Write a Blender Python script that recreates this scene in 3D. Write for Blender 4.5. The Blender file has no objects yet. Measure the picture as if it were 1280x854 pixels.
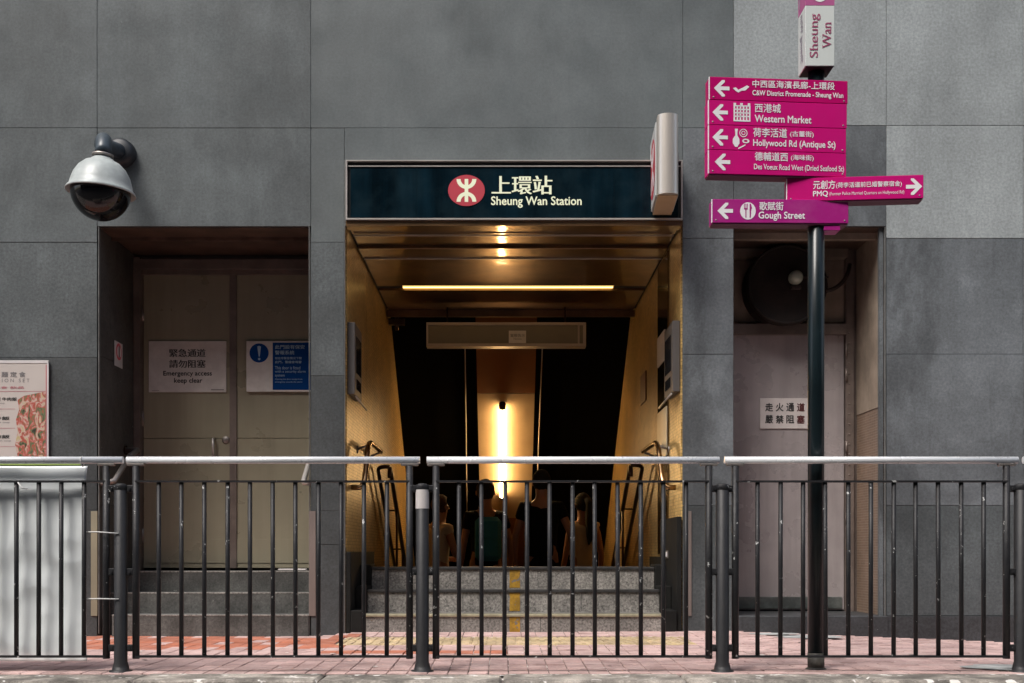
import bpy, bmesh, math, random
from mathutils import Vector, Matrix
R = math.radians
random.seed(7)
sc = bpy.context.scene
COL = sc.collection

# ------------------------------------------------------------------ camera, world, sun, exposure
F = 1445.0                      # focal length in pixels of the 1280 px wide photograph
EYE = 0.62                      # lens height above the pavement
cam_d = bpy.data.cameras.new("camera"); cam = bpy.data.objects.new("camera", cam_d); COL.objects.link(cam)
cam.location = (0, 0, EYE); cam.rotation_euler = (R(90), 0, 0)
cam_d.sensor_width = 36.0; cam_d.lens = 36.0 * F / 1280.0
cam_d.shift_x = 12.0 / 1280.0; cam_d.shift_y = 263.0 / 1280.0
cam_d.clip_start = 0.05; cam_d.clip_end = 2000
sc.camera = cam

world = bpy.data.worlds.new("World"); sc.world = world; world.use_nodes = True
wn = world.node_tree; wn.nodes.clear()
sky = wn.nodes.new("ShaderNodeTexSky"); sky.sky_type = 'NISHITA'; sky.sun_disc = False
sun_dir = Vector((-0.42, -0.55, 0.95)).normalized()       # towards the sun
sky.sun_elevation = math.asin(sun_dir.z); sky.sun_rotation = math.atan2(sun_dir.x, sun_dir.y)
sky.dust_density = 4.0; sky.air_density = 1.0
hs = wn.nodes.new("ShaderNodeHueSaturation"); hs.inputs['Saturation'].default_value = 0.72
bg = wn.nodes.new("ShaderNodeBackground"); bg.inputs[1].default_value = 0.09
wo = wn.nodes.new("ShaderNodeOutputWorld")
wn.links.new(sky.outputs[0], hs.inputs['Color']); wn.links.new(hs.outputs[0], bg.inputs[0]); wn.links.new(bg.outputs[0], wo.inputs[0])
sun_d = bpy.data.lights.new("sun", 'SUN'); sun_d.energy = 1.1; sun_d.angle = R(24); sun_d.color = (1.0, 0.965, 0.92)
sun = bpy.data.objects.new("sun", sun_d); COL.objects.link(sun); sun.location = (-5, -8, 12)
sun.rotation_euler = (-sun_dir).to_track_quat('-Z', 'Y').to_euler()
sc.view_settings.view_transform = 'Standard'; sc.view_settings.look = 'None'
sc.view_settings.exposure = 1.30; sc.view_settings.gamma = 1.0

# ------------------------------------------------------------------ materials
def srgb(r, g, b):
    f = lambda c: (c/255/12.92 if c/255 <= 0.04045 else ((c/255+0.055)/1.055)**2.4)
    return (f(r), f(g), f(b), 1.0)

def mat(name, col, rough=0.6, metal=0.0, var=0.12, vscale=3.0, speck=0.0, sscale=90.0, streak=0.0, stscale=5.0,
        bump=0.0, bscale=60.0, chip=None, chipcol=(0.55, 0.55, 0.53, 1), chipscale=45.0, rand=0.0, spec=0.5,
        rvar=0.0, emit=0.0, emitcol=None, coat=0.0, blot=0.0, blotscale=1.2, dust=None, stain=0.0, pale=0.0):
    m = bpy.data.materials.new(name); m.use_nodes = True
    nt = m.node_tree; N = nt.nodes; L = nt.links
    b = N.get("Principled BSDF")
    c = tuple(col[:3]) + (1.0,)
    geo = N.new("ShaderNodeNewGeometry"); pos = geo.outputs['Position']
    def noise(scale, detail=5.0, src=pos, rgh=0.55):
        n = N.new("ShaderNodeTexNoise"); n.inputs['Scale'].default_value = scale; n.inputs['Detail'].default_value = detail
        n.inputs['Roughness'].default_value = rgh; L.new(src, n.inputs['Vector']); return n.outputs['Fac']
    def rng(v, a, b2, c2, d):
        n = N.new("ShaderNodeMapRange"); n.inputs[1].default_value = a; n.inputs[2].default_value = b2
        n.inputs[3].default_value = c2; n.inputs[4].default_value = d; L.new(v, n.inputs[0]); return n.outputs[0]
    def mul(a, bb):
        n = N.new("ShaderNodeMath"); n.operation = 'MULTIPLY'; L.new(a, n.inputs[0])
        if isinstance(bb, float): n.inputs[1].default_value = bb
        else: L.new(bb, n.inputs[1])
        return n.outputs[0]
    f = rng(noise(vscale), 0.3, 0.7, 1-var, 1+var)
    if blot: f = mul(f, rng(noise(blotscale, 8.0, rgh=0.65), 0.42, 0.62, 1-blot, 1.0))
    if speck: f = mul(f, rng(noise(sscale, 2.0, rgh=0.7), 0.3, 0.7, 1-speck, 1+speck))
    if streak:
        mp = N.new("ShaderNodeMapping"); mp.inputs['Scale'].default_value = (stscale, stscale, stscale*0.06); L.new(pos, mp.inputs[0])
        f = mul(f, rng(noise(1.0, 6.0, mp.outputs[0], 0.6), 0.35, 0.65, 1-streak, 1+streak*0.5))
    if stain:                                       # damp patches with a ragged edge and vertical runs
        nn = N.new("ShaderNodeTexNoise"); nn.inputs['Scale'].default_value = 0.9; nn.inputs['Detail'].default_value = 9; nn.inputs['Roughness'].default_value = 0.68; nn.inputs['Distortion'].default_value = 0.6
        m3 = N.new("ShaderNodeMapping"); m3.inputs['Scale'].default_value = (1.5, 1.5, 0.8); m3.inputs['Location'].default_value = (3.1, 0, 1.7); L.new(pos, m3.inputs[0]); L.new(m3.outputs[0], nn.inputs['Vector'])
        f = mul(f, rng(nn.outputs[0], 0.47, 0.56, 1.0, 1-stain))
        m4 = N.new("ShaderNodeMapping"); m4.inputs['Scale'].default_value = (14, 14, 0.5); L.new(pos, m4.inputs[0])
        f = mul(f, rng(noise(1.0, 4.0, m4.outputs[0], 0.7), 0.60, 0.72, 1.0, 1-stain*0.7))
    if pale:                                        # scuffed paler clouds
        f = mul(f, rng(noise(3.3, 9.0, rgh=0.75), 0.55, 0.72, 1.0, 1+pale))
    if rand:
        oi = N.new("ShaderNodeObjectInfo"); f = mul(f, rng(oi.outputs['Random'], 0, 1, 1-rand, 1+rand))
    vm = N.new("ShaderNodeVectorMath"); vm.operation = 'SCALE'; vm.inputs[0].default_value = c[:3]; L.new(f, vm.inputs['Scale'])
    out = vm.outputs[0]
    def mixc(fac, a, colb):
        n = N.new("ShaderNodeMix"); n.data_type = 'RGBA'; L.new(fac, n.inputs[0]); L.new(a, n.inputs[6]); n.inputs[7].default_value = colb; return n.outputs[2]
    if dust:                                        # colour, amount, scale
        out = mixc(rng(noise(dust[2], 7.0, rgh=0.7), 0.45, 0.75, 0.0, dust[1]), out, dust[0])
    if chip:
        out = mixc(rng(noise(chipscale, 3.0, rgh=0.6), chip, chip+0.03, 0, 1), out, chipcol)
    L.new(out, b.inputs['Base Color'])
    b.inputs['Metallic'].default_value = metal
    b.inputs['Specular IOR Level'].default_value = spec
    if rvar: L.new(rng(noise(vscale*2.3), 0.3, 0.7, max(0.02, rough-rvar), min(1, rough+rvar)), b.inputs['Roughness'])
    else: b.inputs['Roughness'].default_value = rough
    if coat: b.inputs['Coat Weight'].default_value = coat; b.inputs['Coat Roughness'].default_value = 0.05
    if emit: b.inputs['Emission Strength'].default_value = emit; b.inputs['Emission Color'].default_value = emitcol or c
    if bump:
        bp = N.new("ShaderNodeBump"); bp.inputs['Strength'].default_value = bump; bp.inputs['Distance'].default_value = 0.01
        L.new(noise(bscale, 4.0), bp.inputs['Height']); L.new(bp.outputs[0], b.inputs['Normal'])
        if coat: L.new(bp.outputs[0], b.inputs['Coat Normal'])
    m['b'] = 1
    return m

M = {}
chipw = (0.34, 0.35, 0.35, 1)
G = dict(rough=0.6, speck=0.27, sscale=52, streak=0.16, stscale=3, var=0.14, vscale=1.6, bump=0.12, bscale=150, rand=0.07, blot=0.22, blotscale=2.6, stain=0.26, pale=0.36, chip=0.745, chipcol=chipw, chipscale=22, rvar=0.1)
M['granite_left'] = mat('granite_left', (0.088, 0.102, 0.107), **G)
M['granite_mid'] = mat('granite_mid', (0.120, 0.138, 0.142), **{**G, 'speck': 0.10, 'rough': 0.45, 'chip': None, 'streak': 0.07, 'blot': 0.08, 'blotscale': 0.8, 'stain': 0.08, 'pale': 0.06})
M['granite_light'] = mat('granite_light', (0.295, 0.325, 0.33), **{**G, 'speck': 0.2, 'streak': 0.1, 'blot': 0.08, 'chip': None, 'stain': 0.10, 'pale': 0.08})
M['granite_right'] = mat('granite_right', (0.138, 0.154, 0.166), **{**G, 'speck': 0.2, 'blot': 0.22, 'stain': 0.34})
M['granite_dark'] = mat('granite_dark', (0.056, 0.064, 0.067), **G)
M['granite_plinth'] = mat('granite_plinth', (0.045, 0.048, 0.052), **{**G, 'speck': 0.35, 'blot': 0.3})
M['plinth_black'] = mat('plinth_black', (0.012, 0.012, 0.011), rough=0.8, spec=0.2, var=0.2, blot=0.4, blotscale=5)
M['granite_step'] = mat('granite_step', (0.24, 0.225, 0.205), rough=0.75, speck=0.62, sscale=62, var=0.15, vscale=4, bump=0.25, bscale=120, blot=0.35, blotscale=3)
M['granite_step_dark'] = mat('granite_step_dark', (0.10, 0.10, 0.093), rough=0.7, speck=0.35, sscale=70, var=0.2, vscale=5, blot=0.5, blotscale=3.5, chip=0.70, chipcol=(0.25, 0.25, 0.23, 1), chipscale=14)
M['jamb_stone'] = mat('jamb_stone', (0.085, 0.080, 0.072), **G)
M['backing'] = mat('backing', (0.045, 0.045, 0.045), rough=0.9)
M['black_metal'] = mat('black_metal', (0.014, 0.014, 0.016), rough=0.5, var=0.2, spec=0.4, bump=0.2, bscale=70, chip=0.672, chipcol=(0.42, 0.42, 0.41, 1), chipscale=34, dust=((0.05, 0.048, 0.046, 1), 0.4, 14))
M['post_metal'] = mat('post_metal', (0.020, 0.020, 0.022), rough=0.5, var=0.2, bump=0.12, bscale=60, spec=0.4, chip=0.75, chipcol=(0.3, 0.3, 0.3, 1), chipscale=26, dust=((0.05, 0.048, 0.046, 1), 0.35, 9))
M['rail_metal'] = mat('rail_metal', (0.86, 0.87, 0.88), rough=0.28, metal=0.2, var=0.08, rvar=0.08, chip=0.70, chipcol=(0.12, 0.11, 0.10, 1), chipscale=20)
M['pole_paint'] = mat('pole_paint', (0.007, 0.014, 0.017), rough=0.28, var=0.3, chip=0.74, chipcol=(0.25, 0.28, 0.28, 1), chipscale=26, coat=0.12, spec=0.3)
M['pole_base'] = mat('pole_base', (0.06, 0.055, 0.045), rough=0.6, blot=0.6, blotscale=15)
M['steel'] = mat('steel', (0.52, 0.49, 0.46), rough=0.34, metal=0.45, var=0.06, rvar=0.06, streak=0.05)
M['sign_edge'] = mat('sign_edge', (0.66, 0.61, 0.55), rough=0.34, metal=0.65, var=0.04)
M['granite_upper'] = mat('granite_upper', (0.098, 0.114, 0.119), **{**G, 'speck': 0.18, 'stain': 0.16, 'pale': 0.2})
M['steel_dull'] = mat('steel_dull', (0.30, 0.27, 0.25), rough=0.45, metal=0.8, var=0.15)
M['bright_edge'] = mat('bright_edge', (0.26, 0.26, 0.25), rough=0.4, metal=0.5, var=0.3, vscale=12)
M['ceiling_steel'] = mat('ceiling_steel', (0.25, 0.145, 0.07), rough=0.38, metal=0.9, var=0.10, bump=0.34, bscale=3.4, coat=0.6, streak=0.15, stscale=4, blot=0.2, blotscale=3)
M['header_metal'] = mat('header_metal', (0.16, 0.10, 0.075), rough=0.35, metal=0.3, blot=0.4, blotscale=5, streak=0.1)
M['door_left'] = mat('door_left', (0.33, 0.30, 0.215), rough=0.33, metal=0.2, var=0.10, vscale=1.3, streak=0.07, stscale=14, rvar=0.1, bump=0.12, bscale=2.5, blot=0.10, blotscale=1.0)
M['door_right'] = mat('door_right', (0.43, 0.385, 0.385), rough=0.32, metal=0.2, var=0.12, vscale=1.5, streak=0.12, stscale=14, blot=0.14, blotscale=1.6, rvar=0.12, bump=0.12, bscale=2.5)
M['door_frame'] = mat('door_frame', (0.20, 0.160, 0.140), rough=0.4, metal=0.3, blot=0.2, blotscale=6)
M['door_kick'] = mat('door_kick', (0.25, 0.28, 0.27), rough=0.3, metal=0.7, bump=0.5, bscale=9, blot=0.4, blotscale=8)
M['beige_panel'] = mat('beige_panel', (0.34, 0.27, 0.21), rough=0.6, var=0.1, streak=0.2, blot=0.3, blotscale=3)
M['guard_beige'] = mat('guard_beige', (0.22, 0.20, 0.14), rough=0.6, streak=0.2)
M['guard_pink'] = mat('guard_pink', (0.20, 0.165, 0.15), rough=0.5, streak=0.2, metal=0.3)
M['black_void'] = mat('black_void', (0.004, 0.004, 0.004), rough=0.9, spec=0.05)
M['strip_shaded'] = mat('strip_shaded', (0.26, 0.105, 0.035), rough=0.45, metal=0.2, var=0.1)
M['strip_metal'] = mat('strip_metal', (0.50, 0.36, 0.22), rough=0.5, metal=0.15, var=0.08, bump=0.1, bscale=8)
M['cable_white'] = mat('cable_white', (0.55, 0.48, 0.4), rough=0.5)
M['tube_glass'] = mat('tube_glass', (1, 1, 1), emit=17.0, emitcol=(1.0, 0.64, 0.28, 1))
M['reflection_glow'] = mat('reflection_glow', (1, 0.8, 0.4), emit=1.9, emitcol=(1.0, 0.60, 0.18, 1))  # amber glow standing in for a reflection in the ceiling steel
M['navy_glass'] = mat('navy_glass', (0.003, 0.012, 0.019), rough=0.2, var=0.3, streak=0.5, stscale=9, dust=((0.014, 0.03, 0.038, 1), 0.5, 5), spec=0.12)
M['black_gap'] = mat('black_gap', (0.01, 0.01, 0.01), rough=0.6)
M['sign_cream'] = mat('sign_cream', (0.70, 0.73, 0.54), rough=0.4, emit=0.10, var=0.03)
M['sign_red'] = mat('sign_red', (0.42, 0.045, 0.065), rough=0.4, emit=0.04, var=0.05)
M['white_acrylic'] = mat('white_acrylic', (0.5, 0.52, 0.52), rough=0.35, var=0.04)
M['magenta'] = mat('magenta', (0.56, 0.004, 0.17), rough=0.4, var=0.05, vscale=6, dust=((0.48, 0.012, 0.17, 1), 0.5, 4), spec=0.2)
M['magenta_dark'] = mat('magenta_dark', (0.47, 0.0, 0.125), rough=0.4, var=0.06, vscale=6, spec=0.2)
M['purple'] = mat('purple', (0.37, 0.016, 0.20), rough=0.3, var=0.08, vscale=6, dust=((0.42, 0.09, 0.27, 1), 0.5, 5), spec=0.25)
M['band_purple'] = mat('band_purple', (0.42, 0.10, 0.26), rough=0.4, var=0.05)
M['board_under'] = mat('board_under', (0.10, 0.02, 0.05), rough=0.5)
M['sign_white'] = mat('sign_white', (0.82, 0.80, 0.82), rough=0.4, var=0.03)
M['column_white'] = mat('column_white', (0.62, 0.66, 0.64), rough=0.35, var=0.03, streak=0.04)
M['column_text'] = mat('column_text', (0.34, 0.07, 0.15), rough=0.4)
M['faint_text'] = mat('faint_text', (0.38, 0.36, 0.42), rough=0.4)
M['ink'] = mat('ink', (0.03, 0.03, 0.03), rough=0.6)
M['ink_red'] = mat('ink_red', (0.09, 0.02, 0.02), rough=0.6)
M['ink_grey'] = mat('ink_grey', (0.18, 0.17, 0.17), rough=0.6)
M['notice_white'] = mat('notice_white', (0.62, 0.60, 0.57), rough=0.5, var=0.06, blot=0.12, blotscale=9)
M['notice_bright'] = mat('notice_bright', (0.68, 0.63, 0.61), rough=0.5, var=0.05, blot=0.1, blotscale=9)
M['notice_blue'] = mat('notice_blue', (0.001, 0.045, 0.20), rough=0.4, var=0.05, spec=0.15)
M['notice_pale'] = mat('notice_pale', (0.35, 0.50, 0.62), rough=0.5)
M['poster_paper'] = mat('poster_paper', (0.50, 0.46, 0.43), rough=0.3, var=0.05)
M['plastic_edge'] = mat('plastic_edge', (0.6, 0.58, 0.58), rough=0.2)
M['pink_line'] = mat('pink_line', (0.42, 0.16, 0.18), rough=0.5)
M['dome_white'] = mat('dome_white', (0.42, 0.46, 0.455), rough=0.36, var=0.08, vscale=9, blot=0.15, blotscale=12)
M['dome_glass'] = mat('dome_glass', (0.006, 0.006, 0.007), rough=0.06, var=0.3)
M['arm_blue'] = mat('arm_blue', (0.045, 0.062, 0.078), rough=0.35, var=0.1)
M['bracket_dark'] = mat('bracket_dark', (0.016, 0.020, 0.026), rough=0.5, var=0.1)
M['reel_black'] = mat('reel_black', (0.022, 0.014, 0.011), rough=0.65, spec=0.3, var=0.3, blot=0.4, blotscale=8)
M['reel_cap'] = mat('reel_cap', (0.45, 0.50, 0.40), rough=0.12, var=0.2, coat=0.8)
M['rubber'] = mat('rubber', (0.03, 0.018, 0.014), rough=0.6)
M['nosing_dark'] = mat('nosing_dark', (0.055, 0.055, 0.055), rough=0.4, metal=0.3, blot=0.4, blotscale=12)
M['nosing_light'] = mat('nosing_light', (0.42, 0.39, 0.27), rough=0.4, metal=0.3, blot=0.3, blotscale=12)
M['yellow_paint'] = mat('yellow_paint', (0.42, 0.23, 0.015), rough=0.7, blot=0.45, blotscale=18, chip=0.60, chipcol=(0.16, 0.14, 0.12, 1), chipscale=24)
M['brass_rail'] = mat('brass_rail', (0.30, 0.19, 0.10), rough=0.25, metal=1.0, var=0.1)
M['rail_dark'] = mat('rail_dark', (0.055, 0.028, 0.016), rough=0.3, metal=0.6, var=0.1)
M['brick_pink'] = mat('brick_pink', (0.60, 0.405, 0.375), rough=0.85, var=0.14, vscale=5, rand=0.15, speck=0.12, blot=0.28, blotscale=3.5, bump=0.3, bscale=90, dust=((0.66, 0.54, 0.51, 1), 0.5, 5), chip=0.73, chipcol=(0.8, 0.76, 0.73, 1), chipscale=11)
M['brick_orange'] = mat('brick_orange', (0.52, 0.175, 0.10), rough=0.85, var=0.16, vscale=5, rand=0.14, speck=0.1, blot=0.3, blotscale=3, bump=0.3, bscale=90, dust=((0.5, 0.33, 0.29, 1), 0.45, 4))
M['tactile_yellow'] = mat('tactile_yellow', (0.58, 0.45, 0.26), rough=0.8, var=0.12, rand=0.1, blot=0.3, blotscale=6, dust=((0.48, 0.33, 0.29, 1), 0.6, 5))
M['mortar'] = mat('mortar', (0.33, 0.27, 0.24), rough=0.95, var=0.3, vscale=4, blot=0.75, blotscale=2.5, chip=0.54, chipcol=(0.75, 0.72, 0.68, 1), chipscale=3.2)
M['kerb'] = mat('kerb', (0.50, 0.45, 0.39), rough=0.9, var=0.3, vscale=7, speck=0.25, blot=0.6, blotscale=5, rand=0.1, bump=0.5, bscale=50, chip=0.62, chipcol=(0.78, 0.75, 0.70, 1), chipscale=9, stain=0.4)
M['asphalt'] = mat('asphalt', (0.055, 0.055, 0.055), rough=0.95, var=0.2, speck=0.4, sscale=150, bump=0.6, bscale=140)
M['cement'] = mat('cement', (0.46, 0.47, 0.46), rough=0.9, var=0.15, vscale=9, blot=0.3, blotscale=9)
M['banner'] = mat('banner', (0.86, 0.90, 0.90), rough=0.30, var=0.03, vscale=4, spec=0.6)
M['banner_lime'] = mat('banner_lime', (0.30, 0.42, 0.10), rough=0.5)
M['cord'] = mat('cord', (0.6, 0.6, 0.58), rough=0.7)
M['skin'] = mat('skin', (0.36, 0.17, 0.10), rough=0.55, var=0.05)
M['hair'] = mat('hair', (0.008, 0.006, 0.005), rough=0.85, bump=0.5, bscale=160)
M['hair_brown'] = mat('hair_brown', (0.07, 0.025, 0.012), rough=0.85, bump=0.5, bscale=160)
M['cloth_black'] = mat('cloth_black', (0.005,0.005,0.006), rough=0.9, spec=0.2, bump=0.3, bscale=30)
M['cloth_cream'] = mat('cloth_cream', (0.58, 0.48, 0.36), rough=0.9, spec=0.2, bump=0.4, bscale=26)
M['cloth_teal'] = mat('cloth_teal', (0.03, 0.22, 0.32), rough=0.8, bump=0.4, bscale=40)
M['cloth_red'] = mat('cloth_red', (0.12, 0.02, 0.02), rough=0.9, bump=0.3, bscale=30)
M['plaque_red'] = mat('plaque_red', (0.12, 0.03, 0.02), rough=0.4)
M['board_grey'] = mat('board_grey', (0.11, 0.10, 0.095), rough=0.45, metal=0.3, var=0.1)
M['box_frame'] = mat('box_frame', (0.40, 0.34, 0.31), rough=0.4, metal=0.2)
M['box_face'] = mat('box_face', (0.16, 0.14, 0.12), rough=0.4, metal=0.3)
M['board_glass'] = mat('board_glass', (0.02, 0.02, 0.022), rough=0.1)
M['mirror_steel'] = mat('mirror_steel', (0.40, 0.33, 0.24), rough=0.12, metal=1.0, var=0.06)
M['pale_panel'] = mat('pale_panel', (0.60, 0.54, 0.40), rough=0.4)

def tile_mat(name, c1, c2, mortar, w, h, plane='YZ', rough=0.35, bump=0.6):
    m = bpy.data.materials.new(name); m.use_nodes = True; nt = m.node_tree; N = nt.nodes; L = nt.links
    b = N["Principled BSDF"]; geo = N.new("ShaderNodeNewGeometry")
    sx = N.new("ShaderNodeSeparateXYZ"); L.new(geo.outputs['Position'], sx.inputs[0])
    cx = N.new("ShaderNodeCombineXYZ"); L.new(sx.outputs[plane[0]], cx.inputs[0]); L.new(sx.outputs[plane[1]], cx.inputs[1])
    br = N.new("ShaderNodeTexBrick"); br.inputs['Scale'].default_value = 1.0; br.inputs['Brick Width'].default_value = w; br.inputs['Row Height'].default_value = h
    br.inputs['Mortar Size'].default_value = 0.0018; br.inputs['Color1'].default_value = c1+(1,); br.inputs['Color2'].default_value = c2+(1,); br.inputs['Mortar'].default_value = mortar+(1,)
    br.offset = 0.0; L.new(cx.outputs[0], br.inputs['Vector'])
    n = N.new("ShaderNodeTexNoise"); n.inputs['Scale'].default_value = 2.0; n.inputs['Detail'].default_value = 6; L.new(geo.outputs['Position'], n.inputs['Vector'])
    mr = N.new("ShaderNodeMapRange"); mr.inputs[1].default_value = 0.3; mr.inputs[2].default_value = 0.7; mr.inputs[3].default_value = 0.72; mr.inputs[4].default_value = 1.15; L.new(n.outputs[0], mr.inputs[0])
    vm = N.new("ShaderNodeVectorMath"); vm.operation = 'SCALE'; L.new(br.outputs['Color'], vm.inputs[0]); L.new(mr.outputs[0], vm.inputs['Scale'])
    L.new(vm.outputs[0], b.inputs['Base Color']); b.inputs['Roughness'].default_value = rough
    inv = N.new("ShaderNodeMath"); inv.operation = 'SUBTRACT'; inv.inputs[0].default_value = 1; L.new(br.outputs['Fac'], inv.inputs[1])
    bp = N.new("ShaderNodeBump"); bp.inputs['Strength'].default_value = bump; bp.inputs['Distance'].default_value = 0.003; L.new(inv.outputs[0], bp.inputs['Height']); L.new(bp.outputs[0], b.inputs['Normal'])
    return m
M['mosaic_gold'] = tile_mat('mosaic_gold', (0.66, 0.45, 0.17), (0.36, 0.23, 0.08), (0.20, 0.13, 0.05), 0.025, 0.025)
M['mosaic_brown'] = tile_mat('mosaic_brown', (0.26, 0.17, 0.12), (0.19, 0.125, 0.09), (0.34, 0.28, 0.22), 0.05, 0.02)

def food_mat():
    m = bpy.data.materials.new('food_print'); m.use_nodes = True; nt = m.node_tree; N = nt.nodes; L = nt.links
    b = N["Principled BSDF"]; geo = N.new("ShaderNodeNewGeometry")
    mp = N.new("ShaderNodeMapping"); mp.inputs['Rotation'].default_value = (0, R(35), 0); mp.inputs['Scale'].default_value = (22, 1, 13); L.new(geo.outputs['Position'], mp.inputs[0])
    n = N.new("ShaderNodeTexNoise"); n.inputs['Scale'].default_value = 1.0; n.inputs['Detail'].default_value = 6; n.inputs['Distortion'].default_value = 1.5; L.new(mp.outputs[0], n.inputs['Vector'])
    cr = N.new("ShaderNodeValToRGB"); e = cr.color_ramp.elements
    e[0].position = 0.30; e[0].color = (0.035, 0.04, 0.03, 1); e[1].position = 0.68; e[1].color = (0.46, 0.38, 0.20, 1)
    for p, c in ((0.42, (0.16, 0.19, 0.10, 1)), (0.47, (0.40, 0.07, 0.05, 1)), (0.53, (0.46, 0.20, 0.17, 1)), (0.58, (0.50, 0.42, 0.36, 1))):
        x = cr.color_ramp.elements.new(p); x.color = c
    L.new(n.outputs[0], cr.inputs[0]); L.new(cr.outputs[0], b.inputs['Base Color']); b.inputs['Roughness'].default_value = 0.35
    return m
M['food_print'] = food_mat()

# ------------------------------------------------------------------ mesh helpers
def BM(): return bmesh.new()
def box(bm, x0, x1, y0, y1, z0, z1, bev=0.0, mi=0):
    t = bmesh.new()
    vs = [t.verts.new((x, y, z)) for x in (x0, x1) for y in (y0, y1) for z in (z0, z1)]
    for q in ((0,1,3,2), (4,6,7,5), (0,4,5,1), (2,3,7,6), (0,2,6,4), (1,5,7,3)): t.faces.new([vs[i] for i in q])
    bmesh.ops.recalc_face_normals(t, faces=t.faces)
    if bev: bmesh.ops.bevel(t, geom=list(t.edges), offset=bev, segments=1, affect='EDGES', clamp_overlap=True)
    merge(bm, t, mi); return bm
def merge(bm, t, mi=0):
    d = {v: bm.verts.new(v.co) for v in t.verts}
    for f in t.faces:
        try:
            g = bm.faces.new([d[v] for v in f.verts]); g.material_index = mi; g.smooth = f.smooth
        except ValueError: pass
    t.free()
def ring(c, u, v, r, n): return [c + (u*math.cos(2*math.pi*i/n) + v*math.sin(2*math.pi*i/n))*r for i in range(n)]
def tube(bm, pts, r, n=12, cap=True, smooth=True, rs=None):
    pts = [Vector(p) for p in pts]; rings = []
    t0 = (pts[1]-pts[0]).normalized(); u = t0.orthogonal().normalized()
    for i, p in enumerate(pts):
        if i == 0: t = t0
        elif i == len(pts)-1: t = (pts[i]-pts[i-1]).normalized()
        else: t = ((pts[i]-pts[i-1]).normalized() + (pts[i+1]-pts[i]).normalized()).normalized()
        u = (u - t*u.dot(t)).normalized(); v = t.cross(u)
        rr = rs[i] if rs else r
        rings.append([bm.verts.new(q) for q in ring(p, u, v, rr, n)])
    for a, b in zip(rings, rings[1:]):
        for i in range(n):
            f = bm.faces.new((a[i], a[(i+1)%n], b[(i+1)%n], b[i])); f.smooth = smooth
    if cap: bm.faces.new(rings[0][::-1]); bm.faces.new(rings[-1])
    return bm
def arc(p0, p1, p2, n=6):                      # quadratic corner
    p0, p1, p2 = Vector(p0), Vector(p1), Vector(p2)
    return [(p0*(1-t)**2 + p1*2*t*(1-t) + p2*t*t) for t in [i/n for i in range(n+1)]]
def lathe(bm, prof, c=(0,0,0), n=32, axis='Z', a0=0, a1=2*math.pi):
    c = Vector(c); rings = []
    full = abs(a1-a0-2*math.pi) < 1e-6; m = n if full else n+1
    for r, h in prof:
        row = []
        for i in range(m):
            a = a0+(a1-a0)*i/n; x, y = r*math.cos(a), r*math.sin(a)
            row.append(bm.verts.new(c + (Vector((x, y, h)) if axis == 'Z' else Vector((x, h, y)) if axis == 'Y' else Vector((h, x, y)))))
        rings.append(row)
    for a, b in zip(rings, rings[1:]):
        for i in range(n if full else n):
            j = (i+1) % m
            f = bm.faces.new((a[i], a[j], b[j], b[i])); f.smooth = True
    return bm
def prism(bm, pts, h, axis='Y', a=0.0):        # polygon in the plane perpendicular to axis, from a to a+h
    def P3(p, k): return (p[0], k, p[1]) if axis == 'Y' else (k, p[0], p[1]) if axis == 'X' else (p[0], p[1], k)
    f1 = [bm.verts.new(P3(p, a)) for p in pts]; f2 = [bm.verts.new(P3(p, a+h)) for p in pts]
    bm.faces.new(f1); bm.faces.new(f2[::-1]); n = len(pts)
    for i in range(n): bm.faces.new((f1[i], f2[i], f2[(i+1)%n], f1[(i+1)%n]))
    return bm
def obj(name, bm, m, parent=None, loc=None):
    if isinstance(bm, bmesh.types.BMesh):
        bmesh.ops.remove_doubles(bm, verts=bm.verts, dist=1e-6)
        bmesh.ops.recalc_face_normals(bm, faces=bm.faces)
        me = bpy.data.meshes.new(name); bm.to_mesh(me); bm.free()
    else: me = bm
    if me.materials: me.materials.clear()
    for x in (m if isinstance(m, (list, tuple)) else [m]): me.materials.append(M[x])
    o = bpy.data.objects.new(name, me); COL.objects.link(o)
    if parent: o.parent = parent
    if loc is not None: o.location = loc
    return o
def tag(o, label=None, cat=None, group=None, kind=None):
    if label: o['label'] = label
    if cat: o['category'] = cat
    if group: o['group'] = group
    if kind: o['kind'] = kind
    return o
def thing(name, label, cat, loc=(0,0,0), rz=0.0, group=None, kind=None):
    o = bpy.data.objects.new(name, None); COL.objects.link(o); o.location = loc; o.rotation_euler = (0, 0, rz); o.empty_display_size = 0.1
    return tag(o, label, cat, group, kind)
def copy_tree(o, parent=None):
    c = o.copy(); COL.objects.link(c); c.parent = parent
    for ch in list(o.children): copy_tree(ch, c)
    return c
def bx(name, m, parent, *a, bev=0.0, loc=None): return obj(name, box(BM(), *a, bev=bev), m, parent, loc)
def X(px, D): return (px-628.0)/F*D
def Z(py, D): return EYE + (690.0-py)/F*D

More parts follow.
